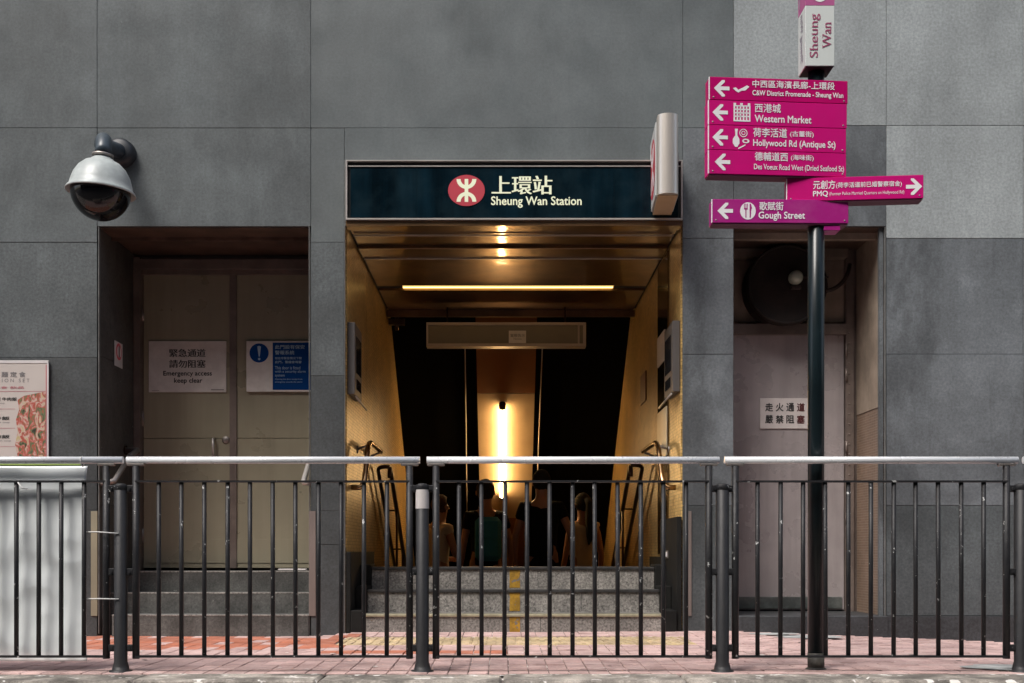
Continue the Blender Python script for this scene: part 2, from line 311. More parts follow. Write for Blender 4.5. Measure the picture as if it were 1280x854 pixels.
# flat print: a text fitted into a rectangle of the plane y = const (faces -Y), or turned
def text_mesh(s, bold=0.0, shear=0.0):
    c = bpy.data.curves.new("t", "FONT"); c.body = s; c.offset = 0.0; c.shear = shear; c.align_x = 'LEFT'; c.resolution_u = 3
    o = bpy.data.objects.new("t", c); COL.objects.link(o)
    bpy.context.view_layer.update()
    me = bpy.data.meshes.new_from_object(o.evaluated_get(bpy.context.evaluated_depsgraph_get()))
    bpy.data.objects.remove(o); bpy.data.curves.remove(c)
    return me
def text(s, m, parent, x0, x1, z0, z1, y, bold=0.012, turn=None, name='lettering', song=False):
    if any(ord(ch) > 0x2000 for ch in s): bold = min(max(bold, 0.012), 0.024)
    me = text_mesh(s, bold)
    xs = [v.co.x for v in me.vertices]; ys = [v.co.y for v in me.vertices]
    ax, bx_, ay, by = min(xs), max(xs), min(ys), max(ys)
    if bold > 0:
        t_ = bmesh.new(); t_.from_mesh(me); src = list(t_.faces); kk = bold*1.15; ky = 0.0 if song else kk
        for n_, (dx_, dy_) in enumerate(((kk, 0), (-kk, 0), (0, ky), (0, -ky))):
            g_ = bmesh.ops.duplicate(t_, geom=list({v for f in src for v in f.verts})+src)
            for v in g_['geom']:
                if isinstance(v, bmesh.types.BMVert): v.co.x += dx_; v.co.y += dy_; v.co.z = (n_+1)*0.00015
        t_.to_mesh(me); t_.free()
    for v in me.vertices:
        u = (v.co.x-ax)/(bx_-ax); w = (v.co.y-ay)/(by-ay)
        if turn == 'up': v.co = (x0+(1-w)*(x1-x0), y-v.co.z, z0+u*(z1-z0))
        elif turn == 'left_face': v.co = (y-v.co.z, x0+(1-w)*(x1-x0), z0+u*(z1-z0))   # on a face looking -X, reading upwards
        else: v.co = (x0+u*(x1-x0), y-v.co.z, z0+w*(z1-z0))
    return obj(name, me, m, parent)
def flat(name, pts, m, parent, y):             # flat printed polygon facing -Y
    bm = BM(); bm.faces.new([bm.verts.new((p[0], y, p[1])) for p in pts]); return obj(name, bm, m, parent)
def ell(cx, cz, rx, rz, n=40): return [(cx+rx*math.cos(2*math.pi*i/n), cz+rz*math.sin(2*math.pi*i/n)) for i in range(n)]

# ------------------------------------------------------------------ ground
def g(x, y):
    px = 628 + x/8.5*F
    k = [(120, 0.0), (400, 0.0), (445, 0.030), (850, 0.036), (900, 0.042), (1260, -0.045), (1500, -0.07)]
    if px <= k[0][0]: h = 0.0
    elif px >= k[-1][0]: h = k[-1][1]
    else:
        for (a, b), (c, d) in zip(k, k[1:]):
            if a <= px <= c: h = b+(d-b)*(px-a)/(c-a); break
    t = min(1, max(0, (y-6.0)/2.5)); return h*t
FY = 8.5
road = tag(obj('road', box(BM(), -150, 150, -150, 5.56, -0.5, -0.13), 'asphalt'), 'grey asphalt road in front of the kerb', None, kind='structure')
pave = BM()
xs = [-60, -12] + [-6+0.25*i for i in range(49)] + [12, 60]; ys = [5.86+0.12*i for i in range(23)]
vv = [[pave.verts.new((x, y, g(x, y)-0.008)) for y in ys] for x in xs]
for i in range(len(xs)-1):
    for j in range(len(ys)-1): pave.faces.new((vv[i][j], vv[i+1][j], vv[i+1][j+1], vv[i][j+1]))
pavement = tag(obj('pavement', pave, 'mortar'), 'pink brick pavement in front of the station wall', None, kind='structure')
earth = tag(obj('ground', box(BM(), -150, 150, 5.7, 300, -0.6, -0.55), 'asphalt'), 'plain ground under and behind the building', None, kind='structure')
# bricks
def brick_mesh(lx, ly):
    bm = box(BM(), -lx/2, lx/2, -ly/2, ly/2, -0.05, 0, bev=0.0022)
    me = bpy.data.meshes.new('paving_brick'); bmesh.ops.delete(bm, geom=[f for f in bm.faces if f.calc_center_median().z < -0.045], context='FACES'); bm.to_mesh(me); bm.free(); return me
bricks = []
def tact(x, y): return -1.08 < x < 1.26 and 7.46 < y < 8.10
y = 5.905
row = 0
while y < 8.44:                                 # long side away from the kerb, left and middle
    x = -6.0
    while x < 1.05:
        cx, cy = x+0.052, y+0.10
        if not tact(cx, cy): bricks.append((cx, cy, 0))
        x += 0.104
    y += 0.204
row = 0; y = 5.905
while y < 8.47:                                 # long side along the kerb, right
    x = 1.056 + (0.0 if row % 2 == 0 else -0.0)
    first = 0.102 if row % 2 else 0.204
    while x < 6:
        w = first if x < 1.06 and row % 2 else 0.204
        if w > 0.15 and not tact(x+w/2, y+0.05): bricks.append((x+w/2, y+0.051, 1))
        elif w < 0.15 and not tact(x+w/2, y+0.05): bricks.append((x+w/2, y+0.051, 2))
        x += w
    y += 0.1025; row += 1
bme = [brick_mesh(0.099, 0.198), brick_mesh(0.199, 0.0975), brick_mesh(0.097, 0.0975)]
for m_ in bme: m_.materials.append(M['brick_pink'])
bmo = [m_.copy() for m_ in bme]
for m_ in bmo: m_.materials.clear(); m_.materials.append(M['brick_orange'])
def orange(x, y):
    return (x < -0.98 and 7.25 < y < 8.35 and random.random() < 0.9) or (-1.1 < x < 0.0 and 6.85 < y < 7.15) or (x < -1.6 and 8.3 < y and random.random() < .5)
def inview(b): return abs(628 + b[0]/b[1]*F - 640) < 650
bricks.sort(key=lambda b: (0 if inview(b) else 1, b[1]))
rest = BM()
for i, (cx, cy, k) in enumerate(bricks):
    o_ = orange(cx, cy); hz = g(cx, cy) + random.uniform(-0.002, 0.002)
    tx, ty = random.uniform(-0.008, 0.008), random.uniform(-0.006, 0.006) - (g(cx, cy+0.05)-g(cx, cy-0.05))*-10*0
    if i < 290:
        o = bpy.data.objects.new('brick', (bmo if o_ else bme)[k]); COL.objects.link(o); o.parent = pavement
        o.location = (cx, cy, hz); o.rotation_euler = (tx, ty, random.uniform(-0.01, 0.01))
    else:
        t = bmesh.new(); t.from_mesh(bme[k]); mt = Matrix.Translation((cx, cy, hz)) @ Matrix.Rotation(random.uniform(-0.012, 0.012), 4, 'Z') @ Matrix.Rotation(tx, 4, 'X')
        t.transform(mt); merge(rest, t, 1 if o_ else 0)
tag(obj('brick_field', rest, ['brick_pink', 'brick_orange'], pavement), kind='stuff')
# tactile tiles with raised bars
tt = BM(); box(tt, -0.145, 0.145, -0.145, 0.145, -0.04, 0.0, bev=0.002)
for i in range(5): box(tt, -0.120+i*0.06-0.014, -0.120+i*0.06+0.014, -0.125, 0.125, 0.0, 0.005, bev=0.002)
tme = bpy.data.meshes.new('tactile_tile'); tt.to_mesh(tme); tt.free(); tme.materials.append(M['tactile_yellow'])
for i in range(8):
    for j in range(2):
        cx, cy = -1.08+0.147+i*0.2925, 7.61+0.295*j
        o = bpy.data.objects.new('tactile_tile', tme); COL.objects.link(o); o.parent = pavement; o.location = (cx, cy, g(cx, cy)+0.001)
# cement patches
for (cx, cy, rx, ry) in ((2.15, 8.15, 0.26, 0.16), (2.66, 6.15, 0.2, 0.14), (1.95, 8.30, 0.2, 0.1)):
    bm = BM(); n = 18
    bm.faces.new([bm.verts.new((cx+rx*(1+random.uniform(-.25,.2))*math.cos(2*math.pi*k/n), cy+ry*(1+random.uniform(-.25,.2))*math.sin(2*math.pi*k/n), g(cx, cy)+0.008)) for k in range(n)])
    obj('cement_patch', bm, 'cement', pavement)
gum = BM()
for k in range(60):
    cx, cy = random.uniform(-3.2, 3.4), random.uniform(5.95, 8.3); rr = random.uniform(.008, .02)
    gum.faces.new([gum.verts.new((cx+rr*math.cos(a*math.pi/4)*random.uniform(.8, 1.2), cy+rr*math.sin(a*math.pi/4)*random.uniform(.8, 1.2), g(cx, cy)+0.0055)) for a in range(8)])
tag(obj('gum_spots', gum, 'mortar', pavement), kind='stuff')
kerb = tag(obj('kerb', box(BM(), -60, 60, 5.60, 5.875, -0.3, -0.02), 'mortar'), 'granite kerb along the road', None, kind='structure')
for i in range(14):
    x0 = -6.3+i*0.9
    o = obj('kerbstone', box(BM(), -0.445, 0.445, -0.15, 0.15, -0.28, 0.0, bev=0.012), 'kerb', kerb, (x0+0.45, 5.738+random.uniform(-0.004, 0.004), random.uniform(-0.004, 0.004)))

# ------------------------------------------------------------------ building
B = thing('station_building', 'grey granite station building with recessed doorways and a central stair entrance', 'building', (0, 8.5, 0))
B.location = (0, 0, 0)
LX0, LX1 = X(123, FY), X(387, FY); EX0, EX1 = X(432.5, FY), X(852, FY); RX0, RX1 = X(918, FY), X(1106, FY)
ZT = 3.014
core = BM(); C0 = FY+0.034
for a, b in ((-14, LX0-0.03), (LX1+0.03, EX0-0.05), (EX1+0.05, RX0-0.03), (RX1+0.03, 14)): box(core, a, b, C0, 26, -3.4, ZT+0.03)
box(core, -14, 14, C0, 11.5, ZT+0.03, 11); box(core, -14, EX0-0.05, 11.5, 26, ZT+0.03, 11); box(core, EX1+0.05, 14, 11.5, 26, ZT+0.03, 11); box(core, EX0-0.05, EX1+0.05, 11.5, 26, 3.75, 11)
box(core, LX0-0.03, LX1+0.03, 9.52, 26, -3.4, ZT+0.03); box(core, RX0-0.03, RX1+0.03, 9.34, 26, -3.4, ZT+0.03)
box(core, EX0-0.05, EX1+0.05, 21, 26, -3.4, ZT+0.03)
obj('wall_core', core, 'backing', B)
GAPC = 0.0007
def panel(px0, px1, py0, py1, m, gap=0.0015, zlo=None):
    x0, x1 = X(px0, FY)+gap, X(px1, FY)-gap; z1, z0 = Z(py0, FY)-gap, (Z(py1, FY)+gap if zlo is None else zlo)
    dy = random.uniform(-0.0015, 0.0015)
    return bx('granite_panel', m, B, x0, x1, FY+dy, FY+0.03+dy, z0, z1, bev=0.0018)
rowsL = [-60, 160, 303, 447, 638]
for cx0, cx1 in ((-2250, -1200), (-1200, -640), (-640, -350), (-350, -70), (-70, 121.5)):
    for a, b in zip(rowsL, rowsL[1:]): panel(cx0, cx1, a, b, 'granite_dark' if a >= 447 else 'granite_upper' if a < 300 else 'granite_left')
    panel(cx0, cx1, 638, 800, 'granite_dark', zlo=-0.05)
    panel(cx0, cx1, -260, -60, 'granite_left'); panel(cx0, cx1, -620, -260, 'granite_left'); panel(cx0, cx1, -1075, -620, 'granite_left')
for cx0, cx1, m in ((121.5, 388.5, 'granite_upper'), (388.5, 853.5, 'granite_mid')):
    panel(cx0, cx1, -60, 160, m, gap=0.0008)
    for a, b in ((-260, -60), (-620, -260), (-1075, -620)): panel(cx0, cx1, a, b, m)
panel(121.5, 388.5, 160, 283, 'granite_upper', gap=0.0008)
panel(388.5, 430.5, 160, 303, 'granite_mid'); panel(430.5, 853.5, 160, 283, 'granite_mid', gap=0.001)
for a, b, m in ((303, 470, 'granite_left'), (470, 639, 'granite_dark'), (639, 681, 'granite_dark')): panel(388.5, 430.5, a, b, m)
panel(388.5, 430.5, 681, 800, 'granite_dark', zlo=-0.04)
panel(853.5, 917, -60, 160, 'granite_mid')
for a, b in ((160, 298), (298, 443), (443, 632)): panel(853.5, 917, a, b, 'granite_right')
panel(853.5, 917, 632, 800, 'granite_left', zlo=-0.04)
for a, b in ((-260, -60), (-620, -260), (-1075, -620)): panel(853.5, 917, a, b, 'granite_mid')
panel(917, 1108, -60, 157, 'granite_light'); panel(917, 1108, 157, 283, 'granite_right')
for cx0, cx1 in ((1108, 1279), (1279, 1450), (1450, 1720), (1720, 2100), (2100, 3000)):
    panel(cx0, cx1, -60, 157, 'granite_light'); panel(cx0, cx1, 157, 298, 'granite_light')
    panel(cx0, cx1, 298, 443, 'granite_right'); panel(cx0, cx1, 443, 632, 'granite_right'); panel(cx0, cx1, 632, 770, 'granite_left' if cx0 < 1200 else 'granite_right')
    bx('plinth', 'granite_plinth', B, X(cx0, FY)+0.002, X(cx1, FY)-0.002, FY-0.012, FY+0.03, -0.12, Z(770, FY)-0.003, bev=0.003)
for cx0, cx1 in ((917, 1108), (1108, 1279), (1279, 1450), (1450, 1720), (1720, 2100), (2100, 3000)):
    for a, b in ((-260, -60), (-620, -260), (-1075, -620)): panel(cx0, cx1, a, b, 'granite_light')
# corner trims
for px, zt in ((123.5, 283), (386.5, 283), (431.0, 200), (1106.5, 283)):
    bx('corner_trim', 'bright_edge', B, X(px, FY)-0.002, X(px, FY)+0.002, FY-0.003, FY+0.02, 0.02, Z(zt, FY)-0.002)
for px, m in ((118.5, 'guard_beige'), (391, 'guard_pink'), (860.5, 'guard_pink')):
    bx('corner_guard', m, B, X(px, FY)-0.026, X(px, FY)+0.022, FY-0.009, FY-0.0035, Z(770, FY), Z(639, FY), bev=0.001)
# left recess: jambs, soffit, door
for zz0, zz1 in ((-0.03, 0.961), (0.965, 2.071), (2.075, ZT)):
    bx('jamb_panel', 'jamb_stone', B, LX0-0.028, LX0, FY+0.033, 9.30, zz0, zz1)
    bx('jamb_panel', 'granite_dark', B, LX1, LX1+0.028, FY+0.033, 9.52, zz0, zz1)
bx('soffit', 'header_metal', B, LX0, LX1, FY+0.033, 8.78, ZT-0.004, ZT+0.02)
bx('soffit', 'header_metal', B, LX0, LX1, 8.80, 9.50, ZT+0.004, ZT+0.025)
bx('soffit_ledge', 'header_metal', B, LX0+0.001, LX1-0.001, 8.785, 8.80, ZT-0.03, ZT+0.02)
ZL = 0.47
fr = BM(); dx0 = X(167, 9.3)
box(fr, dx0, dx0+0.05, 9.30, 9.42, ZL, 2.99); box(fr, dx0+0.05, LX1, 9.30, 9.42, Z(336, 9.3), Z(324, 9.3)); box(fr, dx0+0.052, LX1, 9.34, 9.42, Z(343, 9.34), Z(336.5, 9.34)); box(fr, dx0, LX1, 9.36, 9.5, Z(323.5, 9.36), ZT)
box(fr, LX0-0.02, dx0-0.001, 9.31, 9.44, ZL-0.3, ZT)
obj('door_frame', fr, 'door_frame', B)
xm = X(291, 9.36)
for (a, b, has) in ((dx0+0.055, xm-0.008, True), (xm+0.008, LX1+0.02, False)):
    zt = Z(344, 9.38); zs = Z(548, 9.38)
    leaf = obj('door_leaf', box(box(BM(), a, b, 9.38, 9.42, zs+0.002, zt, bev=0.002), a, b, 9.38, 9.42, ZL+0.02, zs-0.002, bev=0.002), 'door_left', B)
    bx('kick_plate', 'door_left', leaf, a+0.02, b-0.02, 9.374, 9.379, ZL+0.06, Z(674, 9.38), bev=0.001)
    if has:
        h = BM(); hx = X(267, 9.36); tube(h, [(hx, 9.378, Z(549, 9.36)), (hx, 9.34, Z(549, 9.36)), (hx, 9.34, Z(569, 9.36)), (hx, 9.378, Z(569, 9.36))], 0.011, 8)
        obj('door_handle', h, 'steel', leaf)
        lk = BM(); lathe(lk, [(0.0, -0.012), (0.018, -0.012), (0.03, -0.006), (0.033, 0.0)], (X(282, 9.37), 9.38, Z(550, 9.37)), 18, 'Y'); obj('door_lock', lk, 'steel_dull', leaf)
    else:
        bx('astragal', 'door_frame', leaf, xm-0.028, xm+0.028, 9.366, 9.379, ZL+0.02, zt)
for zz in (0.75, 1.7, 2.55):
    bm = BM(); tube(bm, [(dx0+0.052, 9.372, zz-.06), (dx0+0.052, 9.372, zz+.06)], .010, 8); obj('hinge', bm, 'steel_dull', B)
for zz in (Z(470, 9.18), Z(560, 9.18), Z(650, 9.18), Z(440, 9.18)):
    bm = BM(); tube(bm, [(X(1058, 9.14), 9.136, zz-.05), (X(1058, 9.14), 9.136, zz+.05)], .010, 8); obj('hinge', bm, 'door_frame', B)
rv = BM()
for k in range(26): lathe(rv, [(0, -.004), (.006, -.003), (.008, 0)], (X(1062, 9.13), 9.139, 0.35+k*.08), 8, 'Y')
tag(obj('rivets', rv, 'door_frame', B), kind='stuff')
bx('door_back', 'backing', B, LX0-0.02, LX1+0.03, 9.45, 9.50, 0, ZT)
# right recess
ZR = Z(770, FY)
bx('threshold', 'granite_plinth', B, RX0, RX1+0.02, FY-0.02, 9.30, -0.1, ZR, bev=0.006)
bx('jamb_panel', 'granite_right', B, RX1-0.028, RX1, FY+0.033, FY+0.075, ZR, ZT)
zq = Z(515, 8.9)
bx('jamb_tiles', 'mosaic_brown', B, RX1-0.004, RX1+0.02, FY+0.077, 9.16, ZR, zq)
bx('jamb_panel', 'beige_panel', B, RX1-0.008, RX1+0.02, FY+0.077, 9.16, zq+0.003, ZT-0.004)
bx('jamb_panel', 'beige_panel', B, RX0-0.02, RX0, FY+0.033, 9.3, ZR, ZT)
bx('soffit', 'header_metal', B, RX0, RX1, FY+0.033, 9.3, ZT, ZT+0.02)
bx('soffit_beam', 'beige_panel', B, RX0, RX1-0.010, 8.66, 8.72, ZT-0.05, ZT-0.002)
rdx = X(1057, 9.16)
bx('door_frame', 'door_frame', B, rdx, rdx+0.06, 9.14, 9.26, ZR, ZT-0.004)
bx('door_frame', 'door_frame', B, rdx+0.065, RX1-0.001, 9.17, 9.26, ZR, ZT-0.004)
bx('door_head', 'door_frame', B, RX0, rdx-0.002, 9.13, 9.26, Z(418, 9.14), Z(405, 9.14))
bx('door_head', 'beige_panel', B, RX0, rdx-0.002, 9.10, 9.26, Z(322, 9.12), ZT-0.005)
bx('transom_panel', 'beige_panel', B, RX0, rdx-0.003, 9.20, 9.26, Z(404, 9.2)+0.006, Z(322, 9.12)-0.003)
rl = bx('door_leaf', 'door_right', B, RX0, rdx-0.004, 9.19, 9.24, ZR+0.012, Z(419, 9.19), bev=0.002)
bx('kick_plate', 'door_kick', rl, RX0, rdx-0.02, 9.180, 9.189, ZR+0.02, Z(746, 9.19), bev=0.003)
bx('door_back', 'backing', B, RX0-0.02, RX1+0.03, 9.27, 9.33, 0, ZT)
# entrance ceiling: polished steel panels with gaps, then the slope
cj = [FY+0.034, 8.71, 9.07]
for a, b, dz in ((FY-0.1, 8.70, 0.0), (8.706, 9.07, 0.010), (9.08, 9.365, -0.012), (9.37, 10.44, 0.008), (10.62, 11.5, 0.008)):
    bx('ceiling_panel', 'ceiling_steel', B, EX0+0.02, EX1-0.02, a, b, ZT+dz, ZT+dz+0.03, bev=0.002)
for yy_, dd_ in ((8.703, 0.004), (9.367, 0.012)): bx('ceiling_trim', 'steel', B, EX0+0.03, EX1-0.03, yy_-0.008, yy_+0.008, ZT-0.012-dd_, ZT-0.002-dd_)
bx('ceiling_recess', 'header_metal', B, EX0+0.02, EX1-0.02, 10.44, 10.62, ZT+0.045, ZT+0.06)
SL = 0.78
sm = BM(); xs0, xs1 = EX0-0.06, EX1+0.06
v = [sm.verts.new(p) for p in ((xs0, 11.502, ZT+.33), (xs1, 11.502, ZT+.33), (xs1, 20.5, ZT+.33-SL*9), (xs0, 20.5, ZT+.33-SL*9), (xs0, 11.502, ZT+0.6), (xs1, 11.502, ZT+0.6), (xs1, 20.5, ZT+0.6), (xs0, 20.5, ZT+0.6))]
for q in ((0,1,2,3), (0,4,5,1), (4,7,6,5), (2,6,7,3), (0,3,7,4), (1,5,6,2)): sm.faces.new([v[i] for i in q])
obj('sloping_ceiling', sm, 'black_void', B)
bx('ceiling_edge', 'ceiling_steel', B, EX0+0.005, EX1-0.005, 11.47, 11.50, ZT-0.06, ZT+0.005)
# centre strip below the sloping ceiling
def slope_z(y): return 2.43+EYE - SL*(y-11.7)
ycuts = [11.75, 12.06, 12.66, 14.35, 15.6, 17.0]
for a, b in zip(ycuts, ycuts[1:]):
    s = BM(); x0, x1 = X(597, 12.8), X(668, 12.8); a += 0.01
    off = 0.06
    vs = [s.verts.new(p) for p in ((x0, a, slope_z(a)+off), (x1, a, slope_z(a)+off), (x1, b, slope_z(b)+off), (x0, b, slope_z(b)+off), (x0, a, slope_z(a)+off+.05), (x1, a, slope_z(a)+off+.05), (x1, b, slope_z(b)+off+.05), (x0, b, slope_z(b)+off+.05))]
    for q in ((0,1,2,3), (0,4,5,1), (4,7,6,5), (2,6,7,3), (0,3,7,4), (1,5,6,2)): s.faces.new([vs[i] for i in q])
    obj('ceiling_strip', s, 'strip_shaded' if b < 12.7 or a > 14 else 'strip_metal', B)  # panels away from the tube: same strip, shade put into a darker colour
for px0, px1 in ((581, 584), (679, 669)):
    c = BM(); tube(c, [(X(px0, 11.9), 11.9, slope_z(11.9)+0.06), (X(px1, 14.6), 14.6, slope_z(14.6)+0.06)], 0.006, 6); obj('conduit', c, 'cable_white', B)
d = BM(); tube(d, [(X(496, 11.6), 11.6, ZT+0.0), (X(496, 11.6), 11.6, Z(413, 11.6))], 0.02, 8); box(d, X(496, 11.6)-0.08, X(496, 11.6)+0.08, 11.55, 11.62, ZT-0.12, ZT-0.06); obj('drip_pipe', d, 'rail_dark', B)
# entrance side walls
def sidewall(side, cuts):
    x = EX0 if side < 0 else EX1
    for (a, b) in zip(cuts, cuts[1:]):
        x0, x1 = (x-0.045, x) if side < 0 else (x, x+0.045)
        bx('tile_wall', 'mosaic_gold', B, x0, x1, a+0.003, b-0.003, -3.3, ZT+0.02 if a < 11 else 3.6)
sidewall(-1, [FY+0.034, 9.8, 11.5, 21]); sidewall(1, [FY+0.034, 9.12, 9.75, 10.4, 11.5, 21])
bx('mirror_panel', 'mirror_steel', B, EX1-0.012, EX1-0.001, 9.14, 9.73, 0.6, ZT-0.01, bev=0.002)
bx('pale_panel', 'pale_panel', B, EX1-0.018, EX1-0.013, 9.16, 9.71, Z(572, 9.4), Z(512, 9.4))
bx('side_plinth', 'plinth_black', B, EX0-0.001, EX0+0.035, FY+0.0, 9.6, -0.05, 0.62, bev=0.004)
bx('side_plinth', 'plinth_black', B, EX1-0.035, EX1+0.001, FY+0.0, 9.4, -0.05, 0.88, bev=0.004)
bx('skirting', 'plinth_black', B, EX0+0.001, EX0+0.02, 9.6, 10.2, 0.3, 0.62); bx('skirting', 'plinth_black', B, EX1-0.02, EX1-0.001, 9.4, 10.2, 0.3, 0.58)
for s_, xx in ((-1, EX0+0.036), (1, EX1-0.036)):
    for k_, (a, b, z1) in enumerate(((FY-0.02, FY+0.26, 0.19), (FY+0.26, FY+0.56, 0.36), (FY+0.56, FY+0.86, 0.52))):
        x0, x1 = (xx, xx+0.085) if s_ < 0 else (xx-0.085, xx)
        bx('step_end_block', 'plinth_black', B, x0, x1, a, b, -0.1, z1, bev=0.006)

# ------------------------------------------------------------------ unseen block added behind the viewer to narrow the light on the station
OB = thing('added_shade_building', 'plain concrete office block added unseen behind the viewer to shade the station across the street', 'building', (0, -7.5, 0))
OB.location = (0, 0, 0)
M['concrete'] = mat('concrete', (0.22, 0.21, 0.20), rough=0.9, streak=0.2, stain=0.2)
M['window_glass'] = mat('window_glass', (0.02, 0.025, 0.03), rough=0.08)
ob = BM(); box(ob, -30, 30, -18, -7.8, -0.3, 17)
for k in range(6): box(ob, -30, 30, -7.8, -7.45, 0.2+k*3.1 if k else -0.3, 1.1+k*3.1 if k else 0.5)
for k in range(16): box(ob, -30+k*4-.25, -30+k*4+.25, -7.79, -7.40, 0.5, 17)
obj('wall', ob, 'concrete', OB)
wg = BM()
for k in range(5): box(wg, -29.7, 29.7, -7.796, -7.76, 1.1+k*3.1+.02, 0.2+(k+1)*3.1-.02)
obj('window_band', wg, 'window_glass', OB)

# ------------------------------------------------------------------ steps
S = thing('entrance_steps', 'speckled granite steps with a worn yellow centre line leading into the station entrance', 'steps')
TR = 0.30; zs = [0.167, 0.335, 0.503]
for i in range(3):
    y0 = FY+TR*i; x0, x1 = EX0+0.122, EX1-0.122
    zb = (zs[i-1] if i else -0.1)
    y1 = y0+TR if i < 2 else 9.7
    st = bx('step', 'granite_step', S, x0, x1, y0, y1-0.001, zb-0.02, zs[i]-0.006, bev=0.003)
    nb = BM(); box(nb, x0, x1, y0-0.014, y0+0.05, zs[i]-0.024, zs[i]-0.002, bev=0.004)
    obj('nosing', nb, 'nosing_light' if i == 0 else 'nosing_dark', st)
    bx('tread_strip', 'nosing_dark', st, x0, x1, y0+0.052, y0+0.10, zs[i]-0.008, zs[i]-0.001)
    for xx in ([-0.62, 0.28] if i != 1 else [-0.3, 0.6]): bx('joint', 'backing', st, xx-0.002, xx+0.002, y0-0.0012, y0+0.01, zb+0.004, zs[i]-0.03)
    bx('painted_line', 'yellow_paint', st, X(637, y0), X(650, y0), y0-0.003, y0-0.0005, zb+0.004, zs[i]-0.026)
z = 0.503; y = 9.7
for k in range(6):
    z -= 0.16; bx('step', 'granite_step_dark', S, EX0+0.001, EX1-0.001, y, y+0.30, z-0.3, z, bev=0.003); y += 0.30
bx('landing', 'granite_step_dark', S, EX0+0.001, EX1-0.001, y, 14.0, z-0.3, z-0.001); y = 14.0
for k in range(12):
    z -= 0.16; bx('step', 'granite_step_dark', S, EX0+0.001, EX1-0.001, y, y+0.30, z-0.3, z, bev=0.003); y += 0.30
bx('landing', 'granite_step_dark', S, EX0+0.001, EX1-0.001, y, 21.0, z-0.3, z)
S2 = thing('doorway_steps', 'dark stone steps up to the emergency double door on the left', 'steps')
for i, zt in enumerate((0.158, 0.312, 0.470)):
    y0 = FY+0.25*i-(0.01 if i == 0 else 0); y1 = (y0+0.25) if i < 2 else 9.37
    x0 = LX0+0.001 if i else LX0+0.10
    bx('step', 'granite_step_dark', S2, x0, LX1-0.001, y0, y1-0.001, -0.08 if i == 0 else (0.158, 0.312)[i-1]-0.02, zt, bev=0.008)
    bx('worn_edge', 'granite_step', S2, x0+0.002, LX1-0.003, y0-0.002, y0+0.03, zt-0.012, zt+0.002, bev=0.004)
bm = BM(); box(bm, LX1-0.34, LX1-0.12, 9.05, 9.12, 0.474, 0.488, bev=0.004); tag(obj('folded_paper', bm, 'notice_bright'), 'scrap of white paper lying on the top step of the left doorway', 'litter')

# ------------------------------------------------------------------ station name sign
SY = 8.36
T = thing('station_sign', 'long dark blue station name sign above the entrance', 'sign')
x0, x1, z0, z1 = X(432, SY), X(853.5, SY), Z(274.5, SY), Z(200, SY)
f = BM(); w = 0.011
box(f, x0, x1, SY, FY-0.003, z1-w*0.7, z1); box(f, x0, x1, SY, FY-0.003, z0, z0+w); box(f, x0, x0+w, SY, FY-0.003, z0+w, z1-w*0.7); box(f, x1-w, x1, SY, FY-0.003, z0+w, z1-w*0.7)
box(f, x0+w, x1-w, SY+0.008, SY+0.014, z1-0.045, z1-0.038)
obj('frame', f, 'steel', T)
bx('under_strip', 'ceiling_steel', T, x0-0.002, x1+0.002, SY+0.02, FY-0.005, z0-0.040, z0-0.003)
bx('housing', 'black_gap', T, x0+w, x1-w, SY+0.03, FY-0.004, z0+w, z1-w*0.7)
for a, b in ((437.5, 521), (521, 768), (768, 848)):
    bx('glass_panel', 'navy_glass', T, X(a, SY)+0.001, X(b, SY)-0.001, SY+0.016, SY+0.028, z0+w+0.008, z1-0.048)
ty = SY+0.0135
lg = bx('roundel', 'sign_red', T, 0, 0.001, 0, 0.001, 0, 0.001)
bm = BM(); prism(bm, ell(X(583, SY), Z(237.5, SY), X(606, SY)-X(583, SY), (Z(218, SY)-Z(257, SY))/2), 0.003, 'Y', ty-0.001); bm.to_mesh(lg.data); bm.free()
def emblem(cx, cz, hw, hh, th):
    """vertical bar with an upward and a downward arch, as polygons"""
    polys = [[(cx-th/2, cz-hh), (cx+th/2, cz-hh), (cx+th/2, cz+hh), (cx-th/2, cz+hh)]]
    n = 14
    for s in (1, -1):
        cc = cz+s*hh*0.99; ro = hw; ri = hw-th*1.15; hgt = hh*0.86
        out = [(cx+ro*math.cos(math.pi*i/n), cc - s*hgt*math.sin(math.pi*i/n)) for i in range(n+1)]
        inn = [(cx+ri*math.cos(math.pi*i/n), cc - s*(hgt-th*1.0)*math.sin(math.pi*i/n)) for i in range(n+1)]
        for i in range(n): polys.append([out[i], out[i+1], inn[i+1], inn[i]])
    return polys
bm = BM()
for k, p in enumerate(emblem(X(583, SY), Z(237.5, SY), 0.072, 0.083, 0.026)):
    bm.faces.new([bm.verts.new((a, ty-0.002-0.0002*(k > 0), b)) for a, b in p])
obj('emblem', bm, 'sign_cream', lg)
text('上環站', 'sign_cream', T, X(615, SY), X(690, SY), Z(242.5, SY), Z(219, SY), ty, bold=0.021, song=True)
text('Sheung Wan Station', 'sign_cream', T, X(614, SY), X(727, SY), Z(259, SY), Z(245, SY), ty, bold=0.016)

